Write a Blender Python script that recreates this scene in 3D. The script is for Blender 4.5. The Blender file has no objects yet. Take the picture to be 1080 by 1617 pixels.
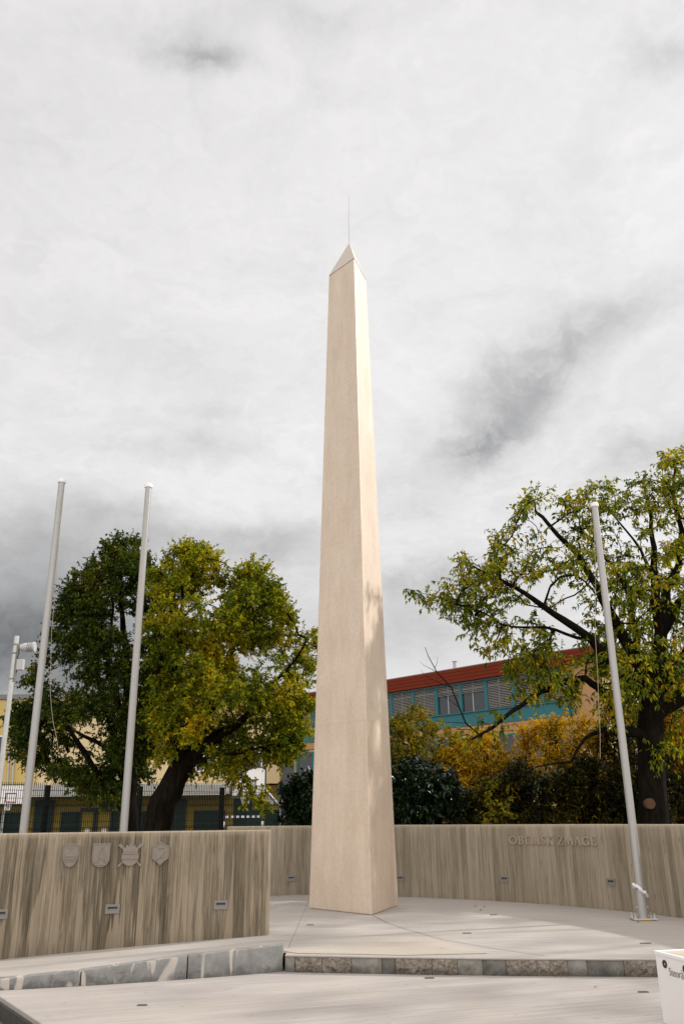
import bpy, bmesh, math, random
import numpy as np
from mathutils import Vector, Matrix, noise

random.seed(7)
rng = np.random.default_rng(11)
scene = bpy.context.scene
COL = scene.collection
R = math.radians

# ------------------------------------------------------------------ camera
PITCH, ROLL, HC = R(19.857), R(0.618), 1.25
F = 1336.3
CAMROT = (Matrix.Rotation(math.pi / 2 + PITCH, 3, 'X') @ Matrix.Rotation(-ROLL, 3, 'Z'))
cam_d = bpy.data.cameras.new('camera')
cam = bpy.data.objects.new('camera', cam_d)
COL.objects.link(cam)
cam.matrix_world = Matrix.Translation((0, 0, HC)) @ CAMROT.to_4x4()
cam_d.sensor_fit = 'VERTICAL'
cam_d.sensor_height = 36
cam_d.lens = F / 1617 * 36
cam_d.clip_end = 3000
cam_d.clip_start = 0.05
scene.camera = cam


def at(x, y, d):
    """world point seen at photo pixel (x, y) at ground distance d along +Y"""
    r = CAMROT @ Vector(((x - 540) / F, -(y - 808.5) / F, -1))
    return Vector((0, 0, HC)) + r * (d / r.y)


def px_ground(x, y, z):
    r = CAMROT @ Vector(((x - 540) / F, -(y - 808.5) / F, -1))
    return Vector((0, 0, HC)) + r * ((z - HC) / r.z)


# ------------------------------------------------------------------ tagging
def tag(o, label=None, cat=None, group=None, kind=None):
    if label: o['label'] = label
    if cat: o['category'] = cat
    if group: o['group'] = group
    if kind: o['kind'] = kind
    return o


def thing(name, loc, label, cat, group=None, rz=0.0):
    o = bpy.data.objects.new(name, None)
    COL.objects.link(o)
    o.location = loc
    o.rotation_euler = (0, 0, rz)
    o.empty_display_size = 0.2
    return tag(o, label, cat, group)


def copy_tree(o, parent=None):
    c = o.copy()
    COL.objects.link(c)
    c.parent = parent
    for ch in list(o.children):
        copy_tree(ch, c)
    return c


# ------------------------------------------------------------------ mesh builder (world or local coordinates)
class MB:
    def __init__(s):
        s.v, s.f, s.uv = [], [], {}

    def add(s, vs, fs):
        n = len(s.v)
        s.v += [tuple(p) for p in vs]
        s.f += [tuple(i + n for i in f) for f in fs]
        return s

    def box(s, c, size, rz=0.0, rot=None):
        m = rot if rot is not None else Matrix.Rotation(rz, 3, 'Z')
        c = Vector(c)
        vs = [c + m @ Vector((sx * size[0] / 2, sy * size[1] / 2, sz * size[2] / 2))
              for sx in (-1, 1) for sy in (-1, 1) for sz in (-1, 1)]
        return s.add(vs, [(0, 1, 3, 2), (4, 6, 7, 5), (0, 4, 5, 1), (2, 3, 7, 6), (0, 2, 6, 4), (1, 5, 7, 3)])

    def tube(s, pts, rad, n=8, cap=True, jitter=0.0):
        pts = [Vector(p) for p in pts]
        if not hasattr(rad, '__len__'):
            rad = [rad] * len(pts)
        vs, fs = [], []
        t = (pts[1] - pts[0]).normalized()
        u = t.orthogonal().normalized()
        for i, p in enumerate(pts):
            if i == 0: t = (pts[1] - pts[0])
            elif i == len(pts) - 1: t = (pts[-1] - pts[-2])
            else: t = (pts[i + 1] - pts[i - 1])
            if t.length < 1e-9: t = Vector((0, 0, 1))
            t.normalize()
            u = (u - t * u.dot(t))
            if u.length < 1e-6: u = t.orthogonal()
            u.normalize()
            w = t.cross(u)
            for k in range(n):
                a = 2 * math.pi * k / n
                rr = rad[i] * (1 + (random.uniform(-jitter, jitter) if jitter else 0))
                vs.append(p + (u * math.cos(a) + w * math.sin(a)) * rr)
        for i in range(len(pts) - 1):
            for k in range(n):
                k2 = (k + 1) % n
                fs.append((i * n + k, i * n + k2, (i + 1) * n + k2, (i + 1) * n + k))
        if cap:
            fs.append(tuple(range(n - 1, -1, -1)))
            fs.append(tuple((len(pts) - 1) * n + k for k in range(n)))
        return s.add(vs, fs)

    def prism(s, poly, fn, d0, d1):
        """extrude a 2D polygon; fn(a, b, d) gives the world point"""
        n = len(poly)
        vs = [fn(a, b, d0) for a, b in poly] + [fn(a, b, d1) for a, b in poly]
        fs = [tuple(range(n - 1, -1, -1)), tuple(range(n, 2 * n))]
        fs += [(i, (i + 1) % n, n + (i + 1) % n, n + i) for i in range(n)]
        return s.add(vs, fs)

    def build(s, name, mat, parent=None, smooth=False, bevel=0.0, seg=2, uv=None, recalc=True):
        me = bpy.data.meshes.new(name)
        me.from_pydata(s.v, [], s.f)
        bm = bmesh.new()
        bm.from_mesh(me)
        if recalc:
            bmesh.ops.recalc_face_normals(bm, faces=bm.faces)
        if bevel > 0:
            es = [e for e in bm.edges if len(e.link_faces) == 2 and e.calc_face_angle(0) > 0.5]
            bmesh.ops.bevel(bm, geom=es, offset=bevel, segments=seg, affect='EDGES', profile=0.6)
        bm.to_mesh(me)
        bm.free()
        if smooth:
            me.shade_smooth()
            try:
                me.set_sharp_from_angle(angle=R(40))
            except Exception:
                pass
        if uv is not None:
            l = me.uv_layers.new(name='UVMap')
            for lp in me.loops:
                l.data[lp.index].uv = uv(me.vertices[lp.vertex_index].co)
        if mat: me.materials.append(mat)
        o = bpy.data.objects.new(name, me)
        COL.objects.link(o)
        if parent is not None:
            o.parent = parent
        return o


def wparent(o, parent):
    """parent while keeping world coordinates of the mesh (parent is unrotated/rotated empty)"""
    bpy.context.view_layer.update()
    o.parent = parent
    o.matrix_parent_inverse = parent.matrix_world.inverted()
    return o


# ------------------------------------------------------------------ node helpers
class NT:
    def __init__(s, name):
        s.mat = bpy.data.materials.new(name)
        s.mat.use_nodes = True
        s.t = s.mat.node_tree
        s.t.nodes.clear()
        s.out = s.t.nodes.new('ShaderNodeOutputMaterial')

    def n(s, typ, ins=None, **props):
        nd = s.t.nodes.new('ShaderNode' + typ)
        for k, v in props.items():
            setattr(nd, k, v)
        for k, v in (ins or {}).items():
            if isinstance(v, bpy.types.NodeSocket):
                s.t.links.new(v, nd.inputs[k])
            else:
                nd.inputs[k].default_value = v
        return nd

    def noise(s, vec, scale, detail=4, rough=0.55, dist=0.0):
        return s.n('TexNoise', {'Vector': vec, 'Scale': scale, 'Detail': detail, 'Roughness': rough, 'Distortion': dist}).outputs['Fac']

    def scale(s, vec, sc):
        return s.n('Mapping', {'Vector': vec, 'Scale': sc}).outputs[0]

    def ramp(s, fac, stops, interp='LINEAR'):
        nd = s.n('ValToRGB', {'Fac': fac})
        cr = nd.color_ramp
        cr.interpolation = interp
        while len(cr.elements) > 1: cr.elements.remove(cr.elements[-1])
        for i, (p, c) in enumerate(stops):
            e = cr.elements[0] if i == 0 else cr.elements.new(p)
            e.position = p
            c = c if hasattr(c, '__len__') else (c, c, c)
            e.color = (*c, 1)
        return nd.outputs['Color']

    def mix(s, fac, a, b, mode='MIX'):
        nd = s.t.nodes.new('ShaderNodeMix')
        nd.data_type = 'RGBA'
        nd.blend_type = mode
        for idx, v in ((0, fac), (6, a), (7, b)):
            if isinstance(v, bpy.types.NodeSocket): s.t.links.new(v, nd.inputs[idx])
            elif idx == 0: nd.inputs[0].default_value = v
            else: nd.inputs[idx].default_value = (*v, 1)
        return nd.outputs[2]

    def math(s, op, a, b=0.0, clamp=False):
        nd = s.n('Math', operation=op, use_clamp=clamp)
        for i, v in enumerate((a, b)):
            if isinstance(v, bpy.types.NodeSocket): s.t.links.new(v, nd.inputs[i])
            else: nd.inputs[i].default_value = v
        return nd.outputs[0]

    def mapr(s, v, a, b, c, d, smooth=False):
        return s.n('MapRange', {'Value': v, 'From Min': a, 'From Max': b, 'To Min': c, 'To Max': d},
                   interpolation_type='SMOOTHSTEP' if smooth else 'LINEAR').outputs[0]

    def bsdf(s, color, rough=0.7, bump=None, bstr=0.3, bdist=0.01, metal=0.0, spec=0.5):
        ins = {'Base Color': color if isinstance(color, bpy.types.NodeSocket) else (*color, 1), 'Roughness': rough,
               'Metallic': metal, 'Specular IOR Level': spec}
        if bump is not None:
            ins['Normal'] = s.n('Bump', {'Height': bump, 'Strength': bstr, 'Distance': bdist}).outputs[0]
        b = s.n('BsdfPrincipled', ins)
        s.t.links.new(b.outputs[0], s.out.inputs['Surface'])
        return b

    def coord(s, which='Object'):
        return s.n('TexCoord').outputs[which]


def plain(name, color, rough=0.6, metal=0.0, var=0.12, scale=3.0, spec=0.5):
    m = NT(name)
    co = m.coord()
    f = m.noise(co, scale, 5, 0.6)
    c = m.mix(f, tuple(x * (1 - var) for x in color), tuple(min(1, x * (1 + var)) for x in color))
    m.bsdf(c, rough, metal=metal, spec=spec)
    return m.mat


def board_concrete(name, dark, mid, light, pale, pale_amt, contrast, seedoff, stain_amt):
    m = NT(name)
    uv = m.n('Mapping', {'Vector': m.coord('UV'), 'Location': (seedoff, seedoff * 0.37, 0)}).outputs[0]
    # slightly uneven board widths
    sep = m.n('SeparateXYZ', {0: uv})
    u = sep.outputs[0]
    w1 = m.n('TexNoise', {'W': u, 'Scale': 1.7, 'Detail': 1.0}, noise_dimensions='1D').outputs['Fac']
    u2 = m.math('ADD', m.math('MULTIPLY', u, 9.5), m.math('MULTIPLY', w1, 2.2))
    plank = m.math('FLOOR', u2)
    fr = m.math('FRACT', u2)
    rnd = m.n('TexWhiteNoise', {'W': plank}, noise_dimensions='1D')
    seam = m.math('SUBTRACT', 1.0, m.mapr(m.math('MINIMUM', fr, m.math('SUBTRACT', 1.0, fr)), 0.0, 0.07, 0, 1))
    shifted = m.n('CombineXYZ', {0: u, 1: m.math('ADD', sep.outputs[1], m.math('MULTIPLY', rnd.outputs[0], 7.0)), 2: m.math('MULTIPLY', rnd.outputs[0], 5.0)}).outputs[0]
    grain = m.noise(m.scale(shifted, (75, 2.2, 1)), 1.0, 6, 0.75, 0.6)
    grain2 = m.noise(m.scale(shifted, (42, 0.9, 1)), 1.0, 6, 0.7, 0.4)
    stain = m.noise(m.scale(uv, (12, 0.9, 1)), 1.0, 5, 0.65, 0.5)
    blot = m.noise(m.scale(uv, (2.2, 2.0, 1)), 1.0, 5, 0.6)
    fine = m.noise(m.scale(uv, (160, 90, 1)), 1.0, 3, 0.6)
    val = m.math('ADD', m.math('MULTIPLY', grain, 0.52), m.math('MULTIPLY', grain2, 0.38))
    val = m.math('ADD', val, m.math('MULTIPLY', rnd.outputs[0], 0.16))
    val = m.math('ADD', val, m.math('MULTIPLY', stain, 0.30))
    val = m.math('ADD', val, m.math('MULTIPLY', blot, 0.12))
    c = m.ramp(m.mapr(val, 0.74 - 0.165 / contrast, 0.74 + 0.165 / contrast, 0, 1), [(0.0, dark), (0.42, mid), (0.75, light), (1.0, tuple(min(1, x * 1.12) for x in light))])
    # knots
    kv = m.n('TexVoronoi', {'Vector': m.scale(shifted, (9, 2.6, 1)), 'Scale': 1.0, 'Randomness': 1.0})
    knot = m.math('MULTIPLY', m.mapr(kv.outputs['Distance'], 0.05, 0.16, 1, 0, True), 0.55)
    c = m.mix(knot, c, tuple(x * 0.55 for x in mid))
    # pale lime runs, more of them towards the foot of the wall
    z = m.math('SUBTRACT', sep.outputs[1], seedoff * 0.37)
    # water stains hanging down from different heights
    hs = m.n('TexNoise', {'W': u, 'Scale': 13.0, 'Detail': 3.0, 'Roughness': 0.7}, noise_dimensions='1D').outputs['Fac']
    hs2 = m.noise(m.scale(uv, (55, 1.2, 1)), 1.0, 5, 0.75)
    sm = m.mapr(m.math('SUBTRACT', m.mapr(hs, 0.3, 0.7, 0.1, 1.25), z), -0.12, 0.18, 0.0, 1.0, True)
    sm = m.math('MULTIPLY', sm, m.mapr(hs2, 0.42, 0.58, 0.0, stain_amt, True))
    c = m.mix(sm, c, dark)
    run = m.noise(m.scale(uv, (11, 0.45, 1)), 1.0, 2, 0.5, 0.3)
    patch = m.noise(m.scale(uv, (3.0, 1.1, 1)), 1.0, 2, 0.5)
    lowmask = m.mapr(z, 0.05, 0.95, 0.0, 0.16)
    rr = m.mapr(m.math('SUBTRACT', m.math('ADD', run, m.math('MULTIPLY', patch, 0.35)), lowmask), 0.665, 0.70, 0, pale_amt, True)
    c = m.mix(rr, c, pale)
    # the last centimetres at the foot stay damp and greyer
    c = m.mix(m.mapr(z, -0.15, 0.10, 0.35, 0), c, tuple(x * 0.7 for x in mid))
    # smooth trowelled band along the coping
    c = m.mix(m.mapr(z, 1.055, 1.115, 0.0, 0.75), c, tuple(min(1, x * 1.12) for x in light))
    c = m.mix(m.math('MULTIPLY', seam, m.math('MULTIPLY', rnd.outputs[0], 0.4)), c, dark)
    c = m.mix(0.25, c, m.ramp(fine, [(0.3, 0.55), (0.7, 1.0)]), 'MULTIPLY')
    h = m.math('ADD', m.math('MULTIPLY', grain, 0.5), m.math('ADD', m.math('MULTIPLY', rnd.outputs[0], 0.5), m.math('MULTIPLY', seam, -0.6)))
    m.bsdf(c, 0.85, bump=h, bstr=0.55, bdist=0.012, spec=0.25)
    return m.mat


def paving(name, a, b, tint, brush, rot=0.12):
    m = NT(name)
    co = m.coord()
    rc = m.n('Mapping', {'Vector': co, 'Rotation': (0, 0, rot)}).outputs[0]
    big = m.noise(co, 0.55, 4, 0.55)
    med = m.noise(m.scale(rc, (0.5, 2.6, 1)), 1.3, 5, 0.6, 0.8)
    br = m.noise(m.scale(rc, (0.8, 34, 1)), 1.0, 4, 0.6)
    fine = m.noise(co, 180, 2, 0.6)
    v = m.math('ADD', m.math('MULTIPLY', big, 0.5), m.math('MULTIPLY', med, 0.5))
    c = m.ramp(v, [(0.33, a), (0.52, tuple((x + y) / 2 for x, y in zip(a, b))), (0.66, b)])
    c = m.mix(m.mapr(m.noise(co, 0.8, 3, 0.5, 1.0), 0.5, 0.68, 0, 0.55, True), c, tint)
    c = m.mix(brush, c, m.ramp(br, [(0.36, 0.62), (0.64, 1.0)]), 'MULTIPLY')
    c = m.mix(0.3, c, m.ramp(fine, [(0.3, 0.75), (0.7, 1.0)]), 'MULTIPLY')
    spots = m.noise(co, 9.0, 3, 0.5)
    c = m.mix(m.mapr(spots, 0.64, 0.74, 0, 0.4, True), c, tuple(x * 0.6 for x in a))
    grit = m.noise(co, 55, 3, 0.7)
    c = m.mix(m.mapr(grit, 0.62, 0.74, 0, 0.3, True), c, tuple(x * 0.5 for x in a))
    m.bsdf(c, 0.8, bump=m.math('ADD', br, m.math('MULTIPLY', fine, 0.4)), bstr=0.25, bdist=0.004, spec=0.25)
    return m.mat


def stone(name, a, b, rough_face, pale=None):
    m = NT(name)
    co = m.coord()
    v = m.noise(co, 7 if not rough_face else 22, 6, 0.65, 0.4)
    c = m.ramp(v, [(0.3, a), (0.68, b)])
    zc = m.n('SeparateXYZ', {0: co}).outputs[2]
    dirt = m.noise(co, 11, 5, 0.65, 0.5)
    c = m.mix(m.mapr(m.math('ADD', m.math('MULTIPLY', zc, -4.0), dirt), 0.72, 1.15, 0.0, 0.75, True), c, tuple(x * 0.4 for x in a))
    fine = m.noise(co, 140, 3, 0.7)
    c = m.mix(0.5, c, m.ramp(fine, [(0.3, 0.6), (0.7, 1.0)]), 'MULTIPLY')
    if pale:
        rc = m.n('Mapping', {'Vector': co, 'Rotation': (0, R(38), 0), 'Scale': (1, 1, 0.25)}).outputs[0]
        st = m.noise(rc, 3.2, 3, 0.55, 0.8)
        c = m.mix(m.mapr(st, 0.55, 0.585, 0, 0.8, True), c, pale)  # pale slanted streaks mixed over the base colour
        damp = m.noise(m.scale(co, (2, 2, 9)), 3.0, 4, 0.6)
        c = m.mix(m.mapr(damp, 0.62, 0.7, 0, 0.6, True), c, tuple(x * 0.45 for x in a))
    if rough_face:
        pit = m.noise(co, 60, 4, 0.7)
        c = m.mix(m.mapr(pit, 0.46, 0.36, 0, 0.8, True), c, (0.05, 0.045, 0.035))
        m.bsdf(c, 0.9, bump=m.math('ADD', pit, v), bstr=0.9, bdist=0.02, spec=0.2)
    else:
        m.bsdf(c, 0.75, bump=fine, bstr=0.3, bdist=0.004, spec=0.3)
    return m.mat


def leafmat(name, stops, trans=0.35, clump=None, gloss=0.6, nscale=1.0, spec=0.12):
    m = NT(name)
    rnd = m.n('NewGeometry').outputs['Random Per Island']
    co = m.coord()
    nz = m.noise(co, nscale, 3, 0.6)
    v = m.math('ADD', m.math('MULTIPLY', rnd, 0.5), m.mapr(nz, 0.3, 0.7, 0.0, 0.5))
    c = m.ramp(v, stops)
    b = m.n('BsdfPrincipled', {'Base Color': c, 'Roughness': gloss, 'Specular IOR Level': spec})
    tc = m.mix(1.0, c, (1.25, 1.15, 0.6), 'MULTIPLY')
    tr = m.n('BsdfTranslucent', {'Color': tc})
    mx = m.n('MixShader', {0: trans, 1: b.outputs[0], 2: tr.outputs[0]})
    m.t.links.new(mx.outputs[0], m.out.inputs['Surface'])
    return m.mat


def bark(name, a, b):
    m = NT(name)
    co = m.coord()
    n1 = m.noise(m.scale(co, (14, 14, 3)), 1.0, 5, 0.65, 0.5)
    c = m.ramp(n1, [(0.35, a), (0.65, b)])
    m.bsdf(c, 0.95, bump=n1, bstr=0.8, bdist=0.03, spec=0.04)
    return m.mat


M = {}
M['left_wall'] = board_concrete('weathered board-formed concrete', (0.057, 0.045, 0.028), (0.150, 0.117, 0.077), (0.262, 0.210, 0.147), (0.31, 0.247, 0.172), 0.6, 1.0, 3.1, 0.36)
M['back_wall'] = board_concrete('grey board-formed concrete', (0.112, 0.090, 0.062), (0.218, 0.177, 0.124), (0.32, 0.264, 0.192), (0.34, 0.28, 0.205), 0.3, 0.74, 21.7, 0.2)
M['paving'] = paving('brushed concrete paving', (0.32, 0.285, 0.252), (0.43, 0.388, 0.35), (0.39, 0.335, 0.28), 0.34)
M['paving_tan'] = paving('sand coloured concrete paving', (0.345, 0.296, 0.242), (0.435, 0.384, 0.32), (0.38, 0.33, 0.27), 0.24, 0.3)
M['plaza'] = paving('pale brushed concrete plaza', (0.30, 0.266, 0.24), (0.43, 0.388, 0.355), (0.39, 0.335, 0.285), 0.5, -0.3)
M['ground'] = paving('grey asphalt ground', (0.10, 0.10, 0.09), (0.15, 0.145, 0.13), (0.12, 0.12, 0.10), 0.2)
M['joint'] = plain('paving joint', (0.30, 0.255, 0.205), 0.9)
M['stone_smooth'] = stone('smooth grey kerb stone', (0.125, 0.113, 0.092), (0.27, 0.25, 0.215), False)
M['stone_dark'] = stone('dark grey kerb stone', (0.075, 0.068, 0.056), (0.175, 0.163, 0.14), False)
M['stone_rough'] = stone('rough split kerb stone', (0.16, 0.132, 0.10), (0.37, 0.32, 0.26), True)
M['stone_ramp'] = stone('blue grey kerb stone with pale streaks', (0.17, 0.163, 0.15), (0.265, 0.256, 0.24), False, pale=(0.44, 0.39, 0.335))
M['metal'] = plain('grey satin aluminium', (0.33, 0.315, 0.295), 0.42, metal=0.35, var=0.06)
M['galv'] = plain('galvanised steel', (0.42, 0.41, 0.385), 0.45, metal=0.5, var=0.15, scale=14)
M['plate'] = plain('brushed steel fixture', (0.19, 0.175, 0.155), 0.5, metal=0.3)
M['plaque'] = plain('cast grey plaque', (0.205, 0.165, 0.132), 0.6, metal=0.1, var=0.10, scale=25)
M['dark'] = plain('dark slot', (0.02, 0.02, 0.02), 0.5)
M['slot'] = plain('dark bronze slot', (0.14, 0.125, 0.11), 0.5, metal=0.3)
M['white_plastic'] = plain('white plastic', (0.72, 0.71, 0.70), 0.45, var=0.05)
M['wrap'] = plain('white plastic wrap', (0.58, 0.57, 0.58), 0.35, var=0.06, scale=30)
M['rope'] = plain('pale rope', (0.34, 0.29, 0.21), 0.9)
M['white_paint'] = plain('white powder coat', (0.70, 0.665, 0.635), 0.5, var=0.03)
M['tan_top'] = plain('tan bench top', (0.42, 0.35, 0.27), 0.6, var=0.2, scale=9)
M['letter'] = plain('pale cast lettering', (0.29, 0.235, 0.167), 0.8, var=0.1, scale=6)
M['lamp_grey'] = plain('light grey lamp housing', (0.40, 0.385, 0.37), 0.55)
M['black'] = plain('black rubber', (0.012, 0.012, 0.014), 0.5)
M['grey_ink'] = plain('grey lettering', (0.17, 0.165, 0.165), 0.6)
M['fence'] = plain('dark green fence steel', (0.004, 0.006, 0.005), 0.7, spec=0.1)
M['fence_post'] = plain('black fence post', (0.004, 0.005, 0.004), 0.8, spec=0.06)
M['yellow'] = plain('ochre render', (0.44, 0.31, 0.10), 0.9, var=0.10, scale=0.6)
M['yellow_low'] = plain('yellow panel', (0.23, 0.16, 0.016), 0.85, var=0.10, scale=0.8)  # yellow darkened to carry the canopy's shade
M['beige'] = plain('beige render', (0.53, 0.405, 0.225), 0.9, var=0.08, scale=0.6)
M['orange'] = plain('orange render', (0.35, 0.19, 0.08), 0.9, var=0.10, scale=0.8)
M['red'] = plain('red metal fascia', (0.135, 0.022, 0.009), 0.8, var=0.15, scale=2, spec=0.1)
M['teal'] = plain('teal panel', (0.034, 0.132, 0.145), 0.7, var=0.10, scale=1.2, spec=0.15)
M['green_glass'] = plain('dark green glazing', (0.008, 0.024, 0.017), 0.35, spec=0.12)
M['glass'] = plain('dark window glass', (0.025, 0.028, 0.03), 0.08)
M['blind'] = plain('grey blind slats', (0.235, 0.215, 0.195), 0.6, var=0.08)
M['frame_grey'] = plain('dark grey window frame', (0.03, 0.037, 0.034), 0.6, spec=0.15)
M['canopy'] = plain('pale grey canopy edge', (0.36, 0.335, 0.30), 0.7)
M['board_white'] = plain('white backboard', (0.74, 0.70, 0.66), 0.5, var=0.04)
M['hoop'] = plain('red hoop', (0.45, 0.03, 0.02), 0.5)
M['net'] = plain('white net', (0.65, 0.60, 0.55), 0.8)
M['goal_dark'] = plain('dark blue goal paint', (0.015, 0.02, 0.03), 0.5)
M['roofgrey'] = plain('grey roofing felt', (0.16, 0.15, 0.14), 0.9)
M['bark'] = bark('dark bark', (0.004, 0.003, 0.002), (0.013, 0.010, 0.007))
M['cutwood'] = plain('sawn limb end', (0.075, 0.032, 0.014), 0.9, var=0.3, scale=20)

m = NT('cream fair-faced concrete')
co = m.coord()
n1 = m.noise(co, 1.1, 5, 0.6)
n2 = m.noise(m.scale(co, (6, 6, 1.1)), 1.0, 4, 0.6, 0.6)
n3 = m.noise(co, 45, 4, 0.7)
c = m.ramp(m.math('ADD', m.math('MULTIPLY', n1, 0.5), m.math('MULTIPLY', n2, 0.5)),
           [(0.34, (0.545, 0.418, 0.305)), (0.5, (0.60, 0.477, 0.36)), (0.66, (0.66, 0.537, 0.415))])
n4 = m.noise(co, 17, 7, 0.72, 0.2)
c = m.mix(0.35, c, m.ramp(n3, [(0.35, 0.70), (0.65, 1.0)]), 'MULTIPLY')
c = m.mix(0.38, c, m.ramp(n4, [(0.34, 0.76), (0.62, 1.04)]), 'MULTIPLY')
pores = m.noise(co, 70, 2, 0.5)
c = m.mix(m.mapr(pores, 0.70, 0.76, 0, 0.45, True), c, (0.20, 0.15, 0.10))
zz = m.n('SeparateXYZ', {0: co}).outputs[2]
lift = m.math('PINGPONG', m.math('ADD', zz, 0.3), 1.45)
c = m.mix(m.mapr(lift, 0.0, 0.012, 0.22, 0.0), c, (0.34, 0.26, 0.17))
c = m.mix(m.mapr(m.math('ADD', zz, m.math('MULTIPLY', n1, 0.5)), 0.2, 0.75, 0.22, 0.0), c, (0.42, 0.34, 0.25))
m.bsdf(c, 0.46, bump=n3, bstr=0.16, bdist=0.004, spec=0.5)
M['obelisk'] = m.mat
M['cap'] = plain('pale grey cap concrete', (0.45, 0.38, 0.32), 0.5, var=0.06, scale=4)

G_DK, G_MD, G_LT, YEL, ORG = (0.012, 0.022, 0.006), (0.032, 0.052, 0.010), (0.085, 0.115, 0.018), (0.30, 0.21, 0.02), (0.32, 0.13, 0.015)
M['leaf_dark'] = leafmat('dark green leaves', [(0.12, (0.009, 0.017, 0.003)), (0.42, (0.025, 0.045, 0.004)), (0.64, (0.06, 0.085, 0.006)), (0.84, (0.14, 0.14, 0.008)), (0.97, (0.40, 0.23, 0.010))], 0.33)
M['leaf_mid'] = leafmat('yellowing green leaves', [(0.12, (0.024, 0.044, 0.003)), (0.34, (0.095, 0.135, 0.006)), (0.54, (0.20, 0.22, 0.008)), (0.72, (0.40, 0.33, 0.010)), (0.90, (0.62, 0.38, 0.012))], 0.44)
M['leaf_cherry'] = leafmat('autumn cherry leaves', [(0.12, (0.025, 0.042, 0.004)), (0.36, (0.085, 0.12, 0.008)), (0.58, (0.20, 0.225, 0.012)), (0.76, (0.40, 0.33, 0.014)), (0.90, (0.55, 0.27, 0.012)), (1.0, (0.42, 0.13, 0.010))], 0.48, nscale=1.6)
M['leaf_yellow'] = leafmat('golden shrub leaves', [(0.12, (0.05, 0.04, 0.003)), (0.30, (0.22, 0.14, 0.005)), (0.50, (0.44, 0.27, 0.008)), (0.85, (0.60, 0.33, 0.010))], 0.42)
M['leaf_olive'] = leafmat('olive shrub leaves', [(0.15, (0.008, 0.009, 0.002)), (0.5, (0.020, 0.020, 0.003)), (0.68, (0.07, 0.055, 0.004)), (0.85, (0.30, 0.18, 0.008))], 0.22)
M['leaf_orange'] = leafmat('orange autumn leaves', [(0.15, (0.05, 0.022, 0.003)), (0.42, (0.28, 0.10, 0.006)), (0.68, (0.55, 0.22, 0.010)), (0.9, (0.60, 0.30, 0.014))], 0.38)
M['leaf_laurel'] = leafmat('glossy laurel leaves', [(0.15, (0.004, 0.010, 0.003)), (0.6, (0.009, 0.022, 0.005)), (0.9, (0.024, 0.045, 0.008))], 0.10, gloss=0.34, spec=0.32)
M['leaf_fresh'] = leafmat('light green leaves', [(0.15, (0.04, 0.05, 0.004)), (0.42, (0.12, 0.12, 0.008)), (0.65, (0.24, 0.20, 0.010)), (0.9, (0.42, 0.25, 0.012))], 0.42)
M['dry_leaf'] = plain('dry brown leaf', (0.22, 0.09, 0.03), 0.8)

# ------------------------------------------------------------------ world and sun
SUN_AZ = Vector((0.945, 0.325, 0)).normalized()
SUN_EL = R(33)
w = bpy.data.worlds.new('World')
scene.world = w
w.use_nodes = True
t = w.node_tree
t.nodes.clear()


class WT(NT):
    def __init__(s, tree):
        s.t = tree


W = WT(t)
wout = W.n('OutputWorld')
sky = W.n('TexSky', sky_type='NISHITA', sun_disc=False)
sky.sun_elevation = SUN_EL
sky.sun_rotation = math.atan2(SUN_AZ.x, SUN_AZ.y)
bg_sky = W.n('Background', {'Color': sky.outputs[0], 'Strength': 0.1})
d = W.coord('Generated')
sepd = W.n('SeparateXYZ', {0: d})
den = W.math('ADD', W.math('MAXIMUM', sepd.outputs[2], 0.0), 0.22)
pl = W.n('CombineXYZ', {0: W.math('DIVIDE', sepd.outputs[0], den), 1: W.math('DIVIDE', sepd.outputs[1], den), 2: 0.0}).outputs[0]
warp = W.n('TexNoise', {'Vector': pl, 'Scale': 2.6, 'Detail': 5.0, 'Roughness': 0.6})
pl2 = W.n('VectorMath', {0: pl, 1: W.n('VectorMath', {0: warp.outputs['Color'], 1: (0.5, 0.5, 0.5)}, operation='SUBTRACT').outputs[0]}, operation='ADD').outputs[0]
n_big = W.noise(pl2, 1.1, 6, 0.55, 0.2)
n_med = W.noise(pl2, 3.2, 7, 0.6, 0.2)
dn = W.n('TexNoise', {'Vector': d, 'Scale': 7.0, 'Detail': 6.0, 'Roughness': 0.62})
dw = W.n('VectorMath', {0: dn.outputs['Color'], 1: (0.5, 0.5, 0.5)}, operation='SUBTRACT').outputs[0]
dw = W.n('VectorMath', {0: dw, 'Scale': 0.11}, operation='SCALE').outputs[0]
dd = W.n('VectorMath', {0: W.n('VectorMath', {0: d, 1: dw}, operation='ADD').outputs[0]}, operation='NORMALIZE').outputs[0]


def skydir(x, y):
    return (CAMROT @ Vector(((x - 540) / F, -(y - 808.5) / F, -1))).normalized()


lum = W.mapr(W.math('ADD', W.math('MULTIPLY', n_big, 0.5), W.math('MULTIPLY', n_med, 0.5)), 0.33, 0.62, 0.805, 0.94)
n_fine = W.noise(pl2, 8.5, 8, 0.62, 0.3)
lum = W.math('MULTIPLY', lum, W.mapr(n_fine, 0.32, 0.68, 0.95, 1.035))
n_edge = W.noise(W.n('VectorMath', {0: d, 1: dw}, operation='ADD').outputs[0], 13.0, 7, 0.62, 0.4)
tex = W.mapr(n_edge, 0.36, 0.58, 0.68, 1.25, True)
tex_soft = W.mapr(n_edge, 0.3, 0.7, 0.86, 1.08, True)
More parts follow.
